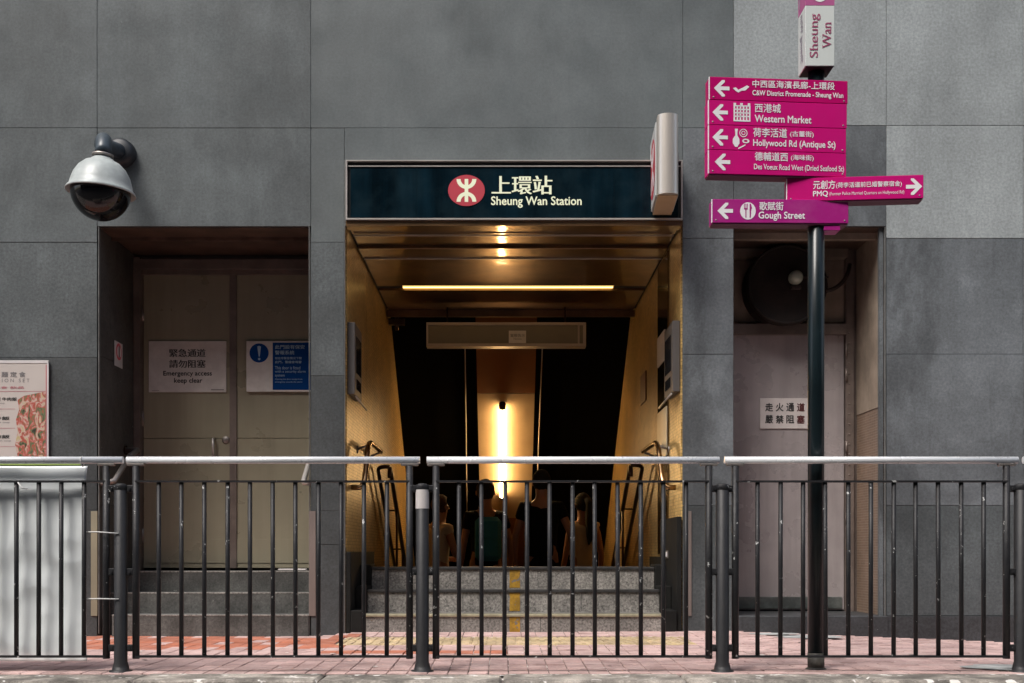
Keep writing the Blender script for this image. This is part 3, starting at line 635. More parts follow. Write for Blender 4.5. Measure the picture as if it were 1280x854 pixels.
# ------------------------------------------------------------------ projecting sign
P = thing('projecting_sign', 'silver double-sided sign box jutting from the wall at the right end of the station sign', 'sign')
ya, yb = 7.87, FY-0.012; xa, xb = X(822.5, ya), X(848.5, ya); za, zb = 3.065, Z(141, ya); xc = (xa+xb)/2; rr = (xb-xa)/2
n = 28; prof = [(xc-rr*math.cos(math.pi*i/n), ya+rr*0.75-rr*0.75*math.sin(math.pi*i/n)) for i in range(n+1)]
bm = BM(); prism(bm, prof+[(xb, ya+0.11), (xa, ya+0.11)], zb-za, 'Z', za)
for f_ in bm.faces: f_.smooth = False
obj('edge_profile', bm, 'sign_edge', P)
bx('housing', 'steel', P, xa, xb, ya+0.111, yb, za+0.012, zb-0.012, bev=0.004)
bx('base_plate', 'strip_metal', P, xa+0.004, xb-0.004, ya+0.05, yb, za-0.004, za+0.011)
for s in (-1, 1):
    xf = xa-0.008 if s < 0 else xb+0.001
    fc = bx('sign_face', 'white_acrylic', P, xf, xf+0.007, ya+0.12, yb-0.03, za+0.02, zb-0.02)
    cy, cz = (ya+0.12+yb-0.03)/2, (za+zb)/2
    xr = xf-0.0015 if s < 0 else xf+0.0085
    bm = BM(); prism(bm, ell(cy, cz, 0.215, 0.205), 0.001, 'X', xr); rd = obj('roundel', bm, 'sign_red', P)
    bm = BM(); xe = xr-0.001 if s < 0 else xr+0.002
    for k, p in enumerate(emblem(cy, cz, 0.135, 0.15, 0.045)): bm.faces.new([bm.verts.new((xe, a, b)) for a, b in p])
    obj('emblem', bm, 'sign_white', rd)

P.rotation_euler = (0, 0, R(-3.0)); pv = Vector((xc, ya, 0)); P.location = pv - Matrix.Rotation(R(-3.0), 3, 'Z') @ pv
# ------------------------------------------------------------------ signpost
PX, PY = X(1020, 6.1), 6.1
SP = thing('signpost', 'tall dark street signpost carrying magenta direction boards in front of the right doorway', 'signpost', (PX, PY, 0))
bm = BM(); tube(bm, [(0, 0, 0.085), (0, 0, 3.2)], 0.0425, 24); obj('pole', bm, 'pole_paint', SP)
bm = BM(); tube(bm, [(0, 0, -0.02), (0, 0, 0.088)], 0.0435, 24); lathe(bm, [(0.0435, 0.012), (0.06, 0.0)], (0, 0, 0), 20); obj('pole_foot', bm, 'pole_base', SP)
def arrow(px, pz, s, d=-1):                    # outline, tip at px going d
    t = 0.26*s
    pts = [(-0.5, 0), (0.02, 0.52), (0.20, 0.52), (0.20, 0.40), (-0.08, 0.12), (0.5, 0.12), (0.5, -0.12), (-0.08, -0.12), (0.20, -0.40), (0.20, -0.52), (0.02, -0.52)]
    return [(px - d*a*s, pz+b*s) for a, b in pts]
def board(pxa, pxb, pya, pyb, rz, m, zh, en, arrowpx, d, picto=None, hz=(0.30, 0.9), split=None, under=True):
    Dm = 6.04
    E_ = bpy.data.objects.new('direction_board', None)
    xa_, xb_ = X(pxa, Dm)-PX, X(pxb, Dm)-PX; zt, zb_ = Z(pya, Dm), Z(pyb, Dm)
    bm = BM(); box(bm, xa_, xb_, -0.055, 0.035, zb_+0.001, zt-0.001, bev=0.002)
    o = obj('direction_board', bm, m, SP); o.rotation_euler = (0, 0, rz)
    def LX(p): return X(p, Dm)-PX
    h = zt-zb_; yf = -0.0565
    def tx(s, p0, p1, f0, f1, bold=0.012, mm='sign_white'): return text(s, mm, o, LX(p0), LX(p1), zb_+h*f0, zb_+h*f1, yf, bold)
    flat('arrow', arrow(LX(arrowpx), zb_+h*0.5, 0.082, d), 'sign_white', o, yf)
    for a in zh: tx(*a)
    for a in en: tx(*a)
    bx('bottom_lip', 'board_under', o, xa_+0.004, xb_-0.004, -0.05, 0.032, zb_-0.006, zb_+0.0005)
    bx('edge_strip', 'sign_white', o, xa_-0.0045, xa_+0.0005, -0.0555, -0.046, zb_+0.002, zt-0.002, bev=0.001)
    if picto: picto(o, LX, zb_, h, yf)
    bm = BM(); box(bm, -0.06, 0.06, 0.035, 0.062, zb_+0.03, zt-0.03, bev=0.004); obj('back_clamp', bm, 'pole_paint', o)
    for q in (xa_+0.02, xb_-0.02):
        bm = BM(); lathe(bm, [(0, -.002), (.004, -.0015), (.005, .001)], (q, -0.0555, zb_+h*.12), 8, 'Y'); obj('screw', bm, 'steel_dull', o)
    return o
def pic_birds(o, LX, zb, h, yf):
    p = [(913, .50), (917, .62), (921, .52), (925, .50), (929, .66), (933, .60), (931, .72), (926, .62), (921, .60), (918, .46), (916, .40)]
    p = [(913, .52), (917, .56), (920, .46), (926, .56), (931, .66), (934, .60), (929, .44), (924, .42), (920, .34), (917, .40)]
    flat('pictogram', [(LX(a), zb+h*b) for a, b in p], 'sign_white', o, yf)
def pic_market(o, LX, zb, h, yf):
    bm = BM()
    def q(a, b, c, d, yy=0): bm.faces.new([bm.verts.new((LX(u), yf-yy, zb+h*w)) for u, w in ((a, c), (b, c), (b, d), (a, d))])
    q(914, 935.5, .16, .22)
    for i in range(6): q(914+i*3.9, 915.9+i*3.9, .22, .80)
    for k in (.34, .48, .62, .76): q(915.9, 933.6, k, k+.05)
    for a in (914, 922.5, 932): q(a, a+3.2, .80, .90)
    obj('pictogram', bm, 'sign_white', o)
def pic_antique(o, LX, zb, h, yf):
    bm = BM()
    vase = [(915.5, .86), (919.5, .86), (918.8, .70), (918.8, .60), (921.5, .45), (921.5, .28), (919, .14), (916, .14), (913, .28), (913, .45), (916.2, .60), (916.2, .70)]
    bm.faces.new([bm.verts.new((LX(a), yf, zb+h*b)) for a, b in vase])
    n = 18
    for (c, cz, r1, r2, sq) in ((926.5, .70, 5.2, 4.2, 1), (926.5, .70, 2.6, 1.8, 1), (929.5, .38, 4.6, 2.4, .6)):
        for i in range(n):
            a0, a1 = 2*math.pi*i/n, 2*math.pi*(i+1)/n
            bm.faces.new([bm.verts.new((LX(c+r*math.cos(a)), yf, zb+h*cz+r*sq*math.sin(a)*0.00418)) for r, a in ((r1, a0), (r1, a1), (r2, a1), (r2, a0))])
    bm.faces.new([bm.verts.new((LX(a), yf, zb+h*b)) for a, b in ((920, .10), (920, .04), (929, .20), (929, .25))])
    obj('pictogram', bm, 'sign_white', o)
def pic_food(o, LX, zb, h, yf):
    c = flat('pictogram', ell(LX(934.5), zb+h*.5, 0.041, 0.045), 'sign_white', o, yf)
    bm = BM()
    def q(a, b, c0, d0): bm.faces.new([bm.verts.new((LX(u), yf-0.001, zb+h*w)) for u, w in ((a, c0), (b, c0), (b, d0), (a, d0))])
    q(931.3, 932.5, .22, .58); q(929.6, 934.2, .56, .62)
    for k in range(3): q(929.6+k*1.8, 930.5+k*1.8, .60, .80)
    bm.faces.new([bm.verts.new((LX(a), yf-0.001, zb+h*b)) for a, b in ((936.5, .22), (938, .22), (938.3, .50), (939.6, .62), (938.2, .80), (936.6, .80))])
    obj('cutlery_mark', bm, 'purple', o)
board(884, 1060, 99.5, 128.5, R(4.5), 'magenta_dark', [('中西區海濱長廊-上環段', 938, 1043, .58, .90)], [('C&W District Promenade - Sheung Wan', 938, 1054, .18, .46, .02)], 899, -1, pic_birds)
board(883, 1059, 128.5, 159.5, R(4.5), 'magenta', [('西港城', 941, 974, .55, .90)], [('Western Market', 941, 1013, .16, .44, .02)], 897, -1, pic_market)
board(883, 1058, 159.5, 190.5, R(4.5), 'magenta', [('荷李活道', 939, 982, .56, .92), ('(古董街)', 986, 1016, .58, .84)], [('Hollywood Rd (Antique St)', 939, 1044, .12, .46, .02)], 897, -1, pic_antique)
board(883, 1058, 190.5, 220.5, R(4.5), 'magenta', [('德輔道西', 941, 983, .60, .95), ('(海味街)', 987, 1016, .62, .88)], [('Des Voeux Road West (Dried Seafood St)', 940, 1055, .16, .46, .012)], 900, -1)
board(986, 1152.5, 221.5, 251, R(-5), 'magenta', [('元創方', 1018, 1045, .50, .86), ('(荷李活道前已婚警察宿舍)', 1046, 1126, .50, .76)], [('PMQ', 1018, 1036, .16, .42, .02), ('(Former Police Married Quarters on Hollywood Rd)', 1038, 1129, .18, .36, .0)], 1141, 1)
gb = board(890, 1061, 249, 279, R(1), 'purple', [('歌賦街', 949, 979, .53, .88)], [('Gough Street', 948, 1006, .10, .47, .02)], 906, -1, pic_food)
bm = BM(); box(bm, 0.03, 0.115, -0.045, 0.045, Z(287, 6.04), Z(279.6, 6.04)-0.006, bev=0.002); obj('clamp', bm, 'purple', SP)
cz0 = Z(82.5, 6.025); hw = 0.076
clm = obj('district_column', box(box(BM(), -hw, hw, -0.075, 0.07, cz0, 3.468, bev=0.002), -hw, hw, -0.075, 0.07, 3.655, 4.25, bev=0.002), 'column_white', SP)
bx('emblem_band', 'band_purple', clm, -hw, hw, -0.075, 0.07, 3.469, 3.654)
flat('emblem_disc', ell(0, 3.548, 0.048, 0.062), 'sign_white', clm, -0.0765)
bx('column_base', 'black_gap', clm, -hw+0.004, hw-0.004, -0.07, 0.065, cz0-0.004, cz0+0.001)
def serif_text(s, x0_, x1_, z0_, z1_, feet):
    """upright serif-style lettering reading upwards: sans outlines plus slab feet at the stems"""
    o = text(s, 'column_text', clm, x0_, x1_, z0_, z1_, -0.0765, 0.004, 'up')
    bm = BM()
    for (u0, u1, w) in feet:
        xx = x0_+(1-w)*(x1_-x0_); bm.faces.new([bm.verts.new((xx+a, -0.0766, z0_+b*(z1_-z0_))) for a, b in ((-0.0012, u0), (0.0012, u0), (0.0012, u1), (-0.0012, u1))])
    obj('serif', bm, 'column_text', clm)
DX = lambda p: X(p, 6.025)-PX
serif_text('Sheung', DX(1012), DX(1025.5), Z(72, 6.025), Z(17.5, 6.025), [(.17, .25, .27), (.30, .38, .27), (.19, .22, .98), (.52, .56, .78), (.69, .77, .27), (.81, .89, .27), (.69, .73, .78)])
serif_text('Wan', DX(1028), DX(1039), Z(60, 6.025), Z(28.5, 6.025), [(-.02, .12, .98), (.38, .52, .98), (.70, .81, .02), (.90, 1.02, .02)])
text('上環', 'faint_text', clm, -0.05, 0.045, 3.50, 3.85, -hw-0.0012, 0.01, 'left_face')
text('Sheung Wan', 'faint_text', clm, -0.03, 0.03, 3.20, 3.45, -hw-0.0012, 0.01, 'left_face')

# ------------------------------------------------------------------ railings
RY = 6.0
def railing(name, label, s0, s1, h0, h1, nb, ztop=None):
    a, b = X(s0, RY), X(s1, RY); c = (a+b)/2
    t = thing(name, label, 'railing', (c, RY, 0), group='black guard railings along the kerb')
    zt, zb_, zh = Z(602, RY), Z(820.5, RY), Z(575.3, RY)
    bm = BM(); tube(bm, [(X(h0, RY)-c, 0, zh), (X(h1, RY)-c, 0, zh)], 0.0185, 14)
    bmesh.ops.translate(bm, verts=bm.verts, vec=(0, 0, 0)); obj('handrail', bm, 'rail_metal', t)
    bx('top_bar', 'black_metal', t, a-c, b-c, -0.018, 0.018, zt-0.005, zt+0.005)
    bx('bottom_bar', 'black_metal', t, a-c, b-c, -0.018, 0.018, zb_-0.006, zb_+0.005)
    bal = BM(); tube(bal, [(0, 0, zb_+0.004), (0, 0, zt-0.004)], 0.0118, 10)
    first = None
    for i in range(1, nb+1):
        x = a-c+(b-a)*i/(nb+1)+random.uniform(-0.0015, 0.0015)
        if first is None: first = obj('baluster', bal, 'black_metal', t, (x, 0, 0))
        else:
            o = first.copy(); COL.objects.link(o); o.parent = t; o.location = (x, 0, 0)
            o.rotation_euler = (0, random.uniform(-0.005, 0.005), random.uniform(0, 3))
    for x in (a-c, b-c):
        bm = BM(); tube(bm, [(x, 0, zb_-0.012), (x, 0, zh-0.030)], 0.0185, 12); st = obj('stile', bm, 'black_metal', t)
        bm = BM(); box(bm, x-0.045, x+0.045, -0.014, 0.014, zh-0.030, zh-0.0165, bev=0.003); tube(bm, [(x+0.03, -0.016, zh-0.024), (x+0.03, 0.016, zh-0.024)], 0.006, 8); tube(bm, [(x-0.03, -0.016, zh-0.024), (x-0.03, 0.016, zh-0.024)], 0.006, 8)
        obj('saddle', bm, 'steel_dull', st)
        s = 1 if x > 0 else -1
        for zz in (Z(611, RY), Z(715, RY), Z(810, RY)):
            bm = BM(); box(bm, min(x+s*0.012, x+s*0.046), max(x+s*0.012, x+s*0.046), -0.012, 0.012, zz-0.018, zz+0.018, bev=0.003); tube(bm, [(x+s*0.03, -0.02, zz), (x+s*0.03, 0.016, zz)], 0.008, 6)
            obj('link', bm, 'black_metal', st)
    return t
railing('guard_railing', 'railing section with a white plastic banner tied on it, at the far left', -205, 133, -215, 154, 11)
railing('guard_railing', 'railing section in front of the left emergency doorway', 170, 512, 158.5, 525, 11)
railing('guard_railing', 'railing section crossing the lit station entrance', 545, 886, 533.5, 899, 11)
railing('guard_railing', 'railing section right of the entrance, behind which the magenta signpost stands', 919, 1258, 905.5, 1272, 11)
railing('guard_railing', 'railing section starting at the right edge of the view', 1294, 1630, 1279, 1640, 11)
def post(px, label):
    t = thing('railing_post', label, 'post', (X(px, RY), RY, 0), group='thick posts between the railing sections')
    zt = Z(607, RY)
    bm = BM(); lathe(bm, [(0.0, zt+0.012), (0.02, zt+0.010), (0.034, zt), (0.034, 0.05), (0.040, 0.030), (0.044, 0.008), (0.058, 0.006), (0.060, -0.02)], (0, 0, 0), 24)
    obj('shaft', bm, 'post_metal', t)
    bm = BM(); lathe(bm, [(0.034, zt+0.004), (0.0365, zt-0.002), (0.0365, zt-0.020), (0.034, zt-0.024)], (0, 0, 0), 24); obj('cap', bm, 'black_metal', t)
    return t
post(151, 'leftmost railing post, beside the white banner')
p2 = post(528, 'railing post with a white paper sticker wrapped round its top')
post(903, 'railing post just right of the lit entrance')
post(1276, 'railing post at the right edge of the view')
bm = BM(); lathe(bm, [(0.0352, Z(636, RY)), (0.0352, Z(612, RY))], (0, 0, 0), 16, 'Z', R(185), R(352)); obj('sticker', bm, 'notice_bright', p2)

# banner tied behind the first railing
bm = BM(); nx, nz = 90, 90; xa, xb = X(-230, 6.04), X(108, 6.04); za, zb = Z(827, 6.04), Z(583, 6.04)
import mathutils
grid = []
for i in range(nx+1):
    col_ = []
    for j in range(nz+1):
        u, v_ = i/nx, j/nz; x = xa+(xb-xa)*u; z = za+(zb-za)*v_
        n1 = mathutils.noise.noise(Vector((x*1.6+z*1.6, 0.3, z*2.0))) ; n2 = mathutils.noise.noise(Vector((x*9-z*4, 4.2, z*5))); n3 = mathutils.noise.noise(Vector((x*5+z*9, 9, z*2-x*3)))
        sag = 0.010*math.sin(v_*math.pi)
        e = 1 if u > 0.98 else 0
        col_.append(bm.verts.new((x - sag*(u > 0.5)*u + 0.004*n2*e, 6.045+0.014*n1+0.003*n2+0.016*abs(mathutils.noise.noise(Vector((x*1.6+z*3.0, 9, z*1.8-x*1.2))))+0.018*abs(mathutils.noise.noise(Vector((x*3+z*5, 2, z*2-x*3)))), z+0.006*n1*(v_ > .97))))
    grid.append(col_)
for i in range(nx):
    for j in range(nz):
        f_ = bm.faces.new((grid[i][j], grid[i+1][j], grid[i+1][j+1], grid[i][j+1])); f_.smooth = True
o = obj('banner', bm, 'banner'); sol = o.modifiers.new('thickness', 'SOLIDIFY'); sol.thickness = 0.002
tag(o, 'creased white plastic banner tied behind the leftmost railing section', 'banner')
bx('printed_edge', 'banner_lime', o, xa+0.1, X(100, 6.05), 6.060, 6.064, Z(581.5, 6.05), Z(578.5, 6.05))
bm = BM()
for pz, pe in ((665, 667), (749, 749)): tube(bm, [(X(106, 6.03), 6.03, Z(pz, 6.0)), (X(125, 6.0), 5.965, Z((pz+pe)/2-0.8, 6.0)), (X(148, 5.96), 5.962, Z(pe, 5.96))], 0.0035, 6)
for k in range(12):
    a0, a1 = 2*math.pi*k/12, 2*math.pi*(k+1)/12; c0 = (X(103, 6), Z(577, 6))
    tube(bm, [(c0[0], 6+0.026*math.cos(a0), c0[1]+0.026*math.sin(a0)), (c0[0], 6+0.026*math.cos(a1), c0[1]+0.026*math.sin(a1))], 0.003, 5, cap=False)
tube(bm, [(X(22, 5.97), 5.975, Z(603, 5.97)), (X(27, 5.97), 5.97, Z(610, 5.97)), (X(34, 5.97), 5.975, Z(611, 5.97))], 0.004, 6)
obj('tie_cord', bm, 'cord', o)

# poster on the wall, left edge
T = thing('food_poster', 'laminated restaurant menu poster with a meat photo on the wall at the left edge', 'poster')
y0 = FY-0.022; x0, x1, z0, z1 = X(-70, y0), X(60.5, y0), Z(578, y0), Z(450.5, y0)
bx('sheet', 'poster_paper', T, x0, x1, y0, y0+0.012, z0, z1, bev=0.002)
ybk = y0-0.0012
bm = BM(); import itertools
bm.faces.new([bm.verts.new((X(a, y0), ybk, Z(b, y0))) for a, b in ((22, 500), (30, 495), (45, 492), (58.5, 489), (58.5, 571), (40, 571), (22, 570), (19, 556), (22, 540), (20, 525), (24, 512))]); obj('food_photo', bm, 'food_print', T)
text('飯 麵 定 食', 'ink_grey', T, X(-9, y0), X(32, y0), Z(471.5, y0), Z(465, y0), ybk, .02); text('S E L E C T I O N   S E T', 'ink_grey', T, X(-30, y0), X(37, y0), Z(478, y0), Z(473.5, y0), ybk, 0)
text('湯 小食 飲品', 'pink_line', T, X(-20, y0), X(30, y0), Z(486, y0), Z(483, y0), ybk, 0)
for k, (s, zc) in enumerate((('魚蛋麵 牛肉飯', 499), ('炒牛飯', 523), ('豬排飯', 546))):
    text(s, 'ink', T, X(-18, y0), X((21, 12, 12)[k], y0), Z(zc+2.2, y0), Z(zc-2.2, y0), ybk, .02)
    text('served with soup', 'ink_grey', T, X(-20, y0), X((6, 12, 14)[k], y0), Z(zc+6.5, y0), Z(zc+4, y0), ybk, 0)
    flat('rule', [(X(-60, y0), Z(zc+12.6, y0)), (X(19, y0), Z(zc+12.6, y0)), (X(19, y0), Z(zc+12.1, y0)), (X(-60, y0), Z(zc+12.1, y0))], 'pink_line', T, ybk)
flat('rule', [(X(-60, y0), Z(490, y0)), (X(58, y0), Z(489.6, y0)), (X(58, y0), Z(489, y0)), (X(-60, y0), Z(489.3, y0))], 'pink_line', T, ybk)
for a, b, c, d in ((-70, 60.5, 450.5, 454), (59, 60.8, 454, 578)): bx('sleeve_edge', 'plastic_edge', T, X(a, y0), X(b, y0), y0-0.003, y0-0.0003, Z(d, y0), Z(c, y0))
flat('stripe', [(X(57.2, y0), Z(575, y0)), (X(58.6, y0), Z(575, y0)), (X(58.6, y0), Z(456, y0)), (X(57.2, y0), Z(456, y0))], 'pink_line', T, ybk-0.0005)

# notices
yd = 9.372
T = thing('access_notice', 'off-white emergency access keep clear notice on the left door leaf', 'notice')
bx('plate', 'notice_white', T, X(186, yd), X(283, yd), yd-0.004, yd+0.006, Z(490.5, yd), Z(426.5, yd), bev=0.002); yy = yd-0.0052
text('緊急通道', 'ink', T, X(212, yd), X(257, yd), Z(446.5, yd), Z(436.5, yd), yy, .022, song=True); text('請勿阻塞', 'ink', T, X(212, yd), X(257, yd), Z(460, yd), Z(450, yd), yy, .022, song=True)
text('Emergency access', 'ink', T, X(204.5, yd), X(265, yd), Z(471.5, yd), Z(464, yd), yy, .02); text('keep clear', 'ink', T, X(218, yd), X(253, yd), Z(480.5, yd), Z(472.8, yd), yy, .02)
bx('small_print', 'ink_grey', T, X(264, yd), X(280, yd), yy, yy+0.001, Z(488, yd), Z(486.8, yd)); bx('small_print', 'ink_grey', T, X(190, yd), X(199, yd), yy, yy+0.001, Z(488.6, yd), Z(488.1, yd))
T = thing('alarm_notice', 'blue and white exclamation mark notice on the right leaf of the double door', 'notice')
ya_ = 9.36; bx('plate', 'notice_white', T, X(308, ya_), X(392, ya_), ya_-0.004, ya_+0.005, Z(490, ya_), Z(426.5, ya_), bev=0.002); yy = ya_-0.0052
bm = BM(); bm.faces.new([bm.verts.new((X(a, ya_), yy, Z(b, ya_))) for a, b in ((341, 428.5), (390, 428.5), (390, 487.5), (341, 487.5))]); obj('blue_field', bm, 'notice_blue', T)
dsc = flat('disc', ell(X(324, ya_), Z(441.5, ya_), X(336, ya_)-X(324, ya_), X(336, ya_)-X(324, ya_)), 'notice_blue', T, yy)
bm = BM(); bm.faces.new([bm.verts.new((X(a, ya_), yy-0.001, Z(b, ya_))) for a, b in ((321.8, 433.5), (324, 432.5), (326.4, 433.5), (324.9, 446), (323.6, 446))]); bm.faces.new([bm.verts.new((a, yy-0.001, b)) for a, b in ell(X(324.2, ya_), Z(449, ya_), 0.010, 0.010, 12)]); obj('exclamation_mark', bm, 'notice_pale', dsc)
for s, a, b, c, d in (('此門設有保安', 344, 381, 436.5, 431.5), ('警報系統', 344, 368, 443.5, 438.5), ('如在非緊急情況下開', 344, 377, 449.5, 446.5), ('此門，警鐘會鳴響', 344, 377, 454.5, 451.2), ('This door is fitted', 344, 375.5, 462, 458), ('with a security alarm', 344, 382, 467, 463), ('system', 344, 356, 472, 468.3), ('Opening the door except in an', 344, 378, 475.5, 473.3), ('emergency sounds the alarm', 344, 378, 479, 476.8)):
    text(s, 'notice_pale', T, X(a, ya_), X(b, ya_), Z(c, ya_), Z(d, ya_), yy-0.0012, 0.005)
T = thing('exit_notice', 'white notice with dark Chinese characters on the right-hand door', 'notice')
ye = 9.184; bx('plate', 'notice_bright', T, X(950, ye), X(1014, ye), ye-0.004, ye+0.005, Z(536, ye), Z(498, ye), bev=0.002); yy = ye-0.0052
for i, (a, b) in enumerate(zip('走火通道', '嚴禁阻塞')):
    p0 = 956.5+13.2*i; text(a, 'ink' if i < 3 else 'ink_red', T, X(p0, ye), X(p0+9.4, ye), Z(514.3, ye), Z(504.2, ye), yy, .03, name='character'); text(b, 'ink' if i < 3 else 'ink_red', T, X(p0, ye), X(p0+9.4, ye), Z(529.3, ye), Z(519.5, ye), yy, .03, name='character')
T = thing('jamb_sign', 'small pale safety sign on the left jamb of the emergency doorway', 'sign')
xj = LX0+0.003; bx('plate', 'notice_white', T, xj, xj+0.004, 8.84, 9.02, Z(459, 8.93), Z(428, 8.93), bev=0.001)
bm = BM(); prism(bm, ell(8.93, Z(440, 8.93), 0.065, 0.065, 20), 0.001, 'X', xj+0.0045); r_ = obj('red_disc', bm, 'sign_red', T)
bm = BM(); prism(bm, ell(8.93, Z(440, 8.93), 0.045, 0.045, 20), 0.001, 'X', xj+0.006); obj('disc_centre', bm, 'notice_white', r_)
bx('disc_bar', 'ink_red', r_, xj+0.0072, xj+0.008, 8.92, 8.94, Z(447, 8.93), Z(433, 8.93))

# dome camera
CX, CYc, CZc = X(126, 7.95), 7.95, Z(238, 7.95)
T = thing('security_camera', 'white domed security camera on a grey wall arm above the left doorway', 'camera', (CX, CYc, CZc)); T.rotation_euler = (0, R(3.5), 0)
bm = BM(); lathe(bm, [(0.0, .235), (.055, .235), (.06, .222), (.075, .212), (.085, .20), (.12, .185), (.158, .15), (.188, .10), (.205, .045), (.212, .012), (.228, -.004), (.234, -.018), (.230, -.022), (.215, -.008), (.19, -.004)], n=48); obj('housing', bm, 'dome_white', T)
bm = BM(); lathe(bm, [(.202*math.cos(R(a)), -.002+.205*math.sin(R(a))) for a in range(0, -90, -6)]+[(0.001, -.207)], n=48); obj('glass_dome', bm, 'dome_glass', T)
bm = BM(); lathe(bm, [(.062, .228), (.072, .232), (.072, .246), (.05, .25), (.0, .25)], n=28); obj('collar', bm, 'steel_dull', T)
bm = BM(); w0 = Vector((X(145, 8.44)-CX, 8.44-CYc, Z(190, 8.44)-CZc))
pts = [w0] + [w0+Vector((-0.02, -0.12, -0.02))] + arc(w0+Vector((-0.04, -0.25, -0.04)), Vector((0, 0.02, .40)), Vector((0, 0, .25)), 8)
tube(bm, pts, .055, 20); obj('arm', bm, 'arm_blue', T)
bm = BM(); lathe(bm, [(0, -.03), (.075, -.03), (.098, -.01), (.104, .055)], tuple(w0), 32, 'Y'); obj('wall_mount', bm, 'bracket_dark', T)

# reel above the right door
rx, ry_, rz_ = X(983, 9.0), 9.0, Z(357, 9.0); T = thing('hose_reel', 'large round black reel with a pale central cap above the right-hand door', 'reel', (rx, ry_, rz_))
bm = BM(); lathe(bm, [(0, -.03), (.06, -.045), (.10, -.03), (.28, -.02), (.305, -.03), (.315, -.01), (.31, .02), (.29, .03), (.29, .13), (.31, .14), (.315, .16), (0, .16)], (0, 0, 0), 44, 'Y')
obj('drum', bm, 'reel_black', T)
bm = BM(); lathe(bm, [(0, -.115), (.03, -.108), (.05, -.085), (.057, -.05), (.057, -.03)], (0.06, 0, 0.05), 28, 'Y'); obj('cap', bm, 'reel_cap', T)
bm = BM(); box(bm, 0.02, 0.10, -0.07, -0.035, -0.045, -0.01, bev=0.006); tube(bm, [(0.1, -0.06, 0.05), (0.31, -0.06, 0.05)], .008, 8); obj('bracket', bm, 'rubber', T)
bm = BM(); tube(bm, arc((0.30, -0.03, -0.05), (0.46, -0.03, -0.02), (0.50, 0.02, 0.17), 10), .016, 10); obj('hose', bm, 'rubber', T)
bm = BM(); n = 24
tube(bm, [(0.302*math.cos(R(a)), -0.03, 0.302*math.sin(R(a))) for a in range(0, 361, 12)], .012, 8, cap=False); obj('rim', bm, 'reel_black', T)

# ------------------------------------------------------------------ things in the entrance
T = thing('fluorescent_tube', 'glowing warm fluorescent tube on the sloping ceiling strip', 'lamp')
a = Vector((0, 12.78, 0.1246*12.78+EYE)); b = Vector((0, 13.95, 0.0485*13.95+EYE)); dv = (b-a).normalized(); nrm = Vector((0, -dv.z, dv.y)) * (1 if dv.y > 0 else -1)
bm = BM(); tube(bm, [a, b], .034, 16); obj('tube', bm, 'tube_glass', T)
for p, q in ((a, a-dv*0.06), (b, b+dv*0.03)): bm = BM(); tube(bm, [p, q], .04, 12); obj('end_cap', bm, 'rail_dark', T)
bm = BM(); tube(bm, [a+nrm*.065-dv*.05, b+nrm*.065+dv*.03], .03, 4); obj('batten', bm, 'strip_metal', T)
T = thing('ceiling_reflection', 'thin amber reflection across the polished entrance ceiling, made as glowing bars', 'lamp')
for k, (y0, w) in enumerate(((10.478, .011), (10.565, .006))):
    bx('reflection_bar', 'reflection_glow', T, X(503, 10.5), X(767, 10.5), y0, y0+w, ZT+0.018, ZT+0.030)
T = thing('hanging_sign_box', 'long steel-framed box hanging below the entrance ceiling', 'sign box')
yh = 11.28; x0, x1, z0, z1 = X(533, yh), X(732.5, yh), Z(433, yh), Z(403, yh); f = BM(); w = .028
box(f, x0, x1, yh, yh+.14, z1-w, z1); box(f, x0, x1, yh, yh+.14, z0, z0+w); box(f, x0, x0+w*.6, yh, yh+.14, z0+w, z1-w); box(f, x1-w, x1, yh, yh+.14, z0+w, z1-w); box(f, x1-w-.05, x1-w-.035, yh+.004, yh+.14, z0+w, z1-w)
obj('frame', f, 'box_frame', T); bx('face', 'box_face', T, x0+w*.6, x1-w-.052, yh+.012, yh+.13, z0+w, z1-w); bx('face', 'box_face', T, x1-w-.033, x1-w, yh+.012, yh+.13, z0+w, z1-w)
for xx in (x0+.2, x1-.2): bm = BM(); tube(bm, [(xx, yh+.07, z1), (xx, yh+.07, ZT+.005)], .008, 6); obj('hanger', bm, 'rail_dark', T)
T = thing('paper_notice', 'small pale notice stuck on the hanging box below the entrance ceiling', 'notice')
yn = yh+.009; bx('paper', 'notice_bright', T, X(636, yn), X(657.5, yn), yn-.003, yn+.002, Z(429, yn), Z(413.5, yn)); text('當眼告示', 'ink_grey', T, X(638, yn), X(656, yn), Z(421.5, yn), Z(417.5, yn), yn-.004, 0.0); text('Notice', 'ink_grey', T, X(642, yn), X(652, yn), Z(425, yn), Z(422.5, yn), yn-.004, 0.0)
def wallboard(name, label, xin, s, ya, yb, za, zb, extra):
    T = thing(name, label, 'sign board')
    xa, xb = (xin, xin+.055) if s < 0 else (xin-.055, xin)
    bx('case', 'board_grey', T, xa, xb, ya, yb, za, zb, bev=.004)
    xf = xb+.001 if s < 0 else xa-.003
    bx('glass', 'board_glass', T, xf, xf+.002, ya+.08, yb-.05, za+(zb-za)*.32, zb-.09)
    bx('glass', 'board_glass', T, xf, xf+.002, ya+.10, yb-.06, za+.05, za+(zb-za)*.24)
    bm = BM(); tube(bm, [(xf, ya+.05, za-.01), (xf+(-.03 if s > 0 else .03), yb+.06, za-.06)], .008, 6); obj('stay', bm, 'steel', T)
wallboard('wall_board', 'grey framed board on the right wall of the entrance', EX1-.002, 1, 8.56, 9.0, Z(494, 8.75), Z(402, 8.6), 1)
wallboard('wall_board', 'grey framed board on the left wall of the entrance', EX0+.002, -1, 8.56, 8.98, Z(496, 8.7), Z(404, 8.6), 0)
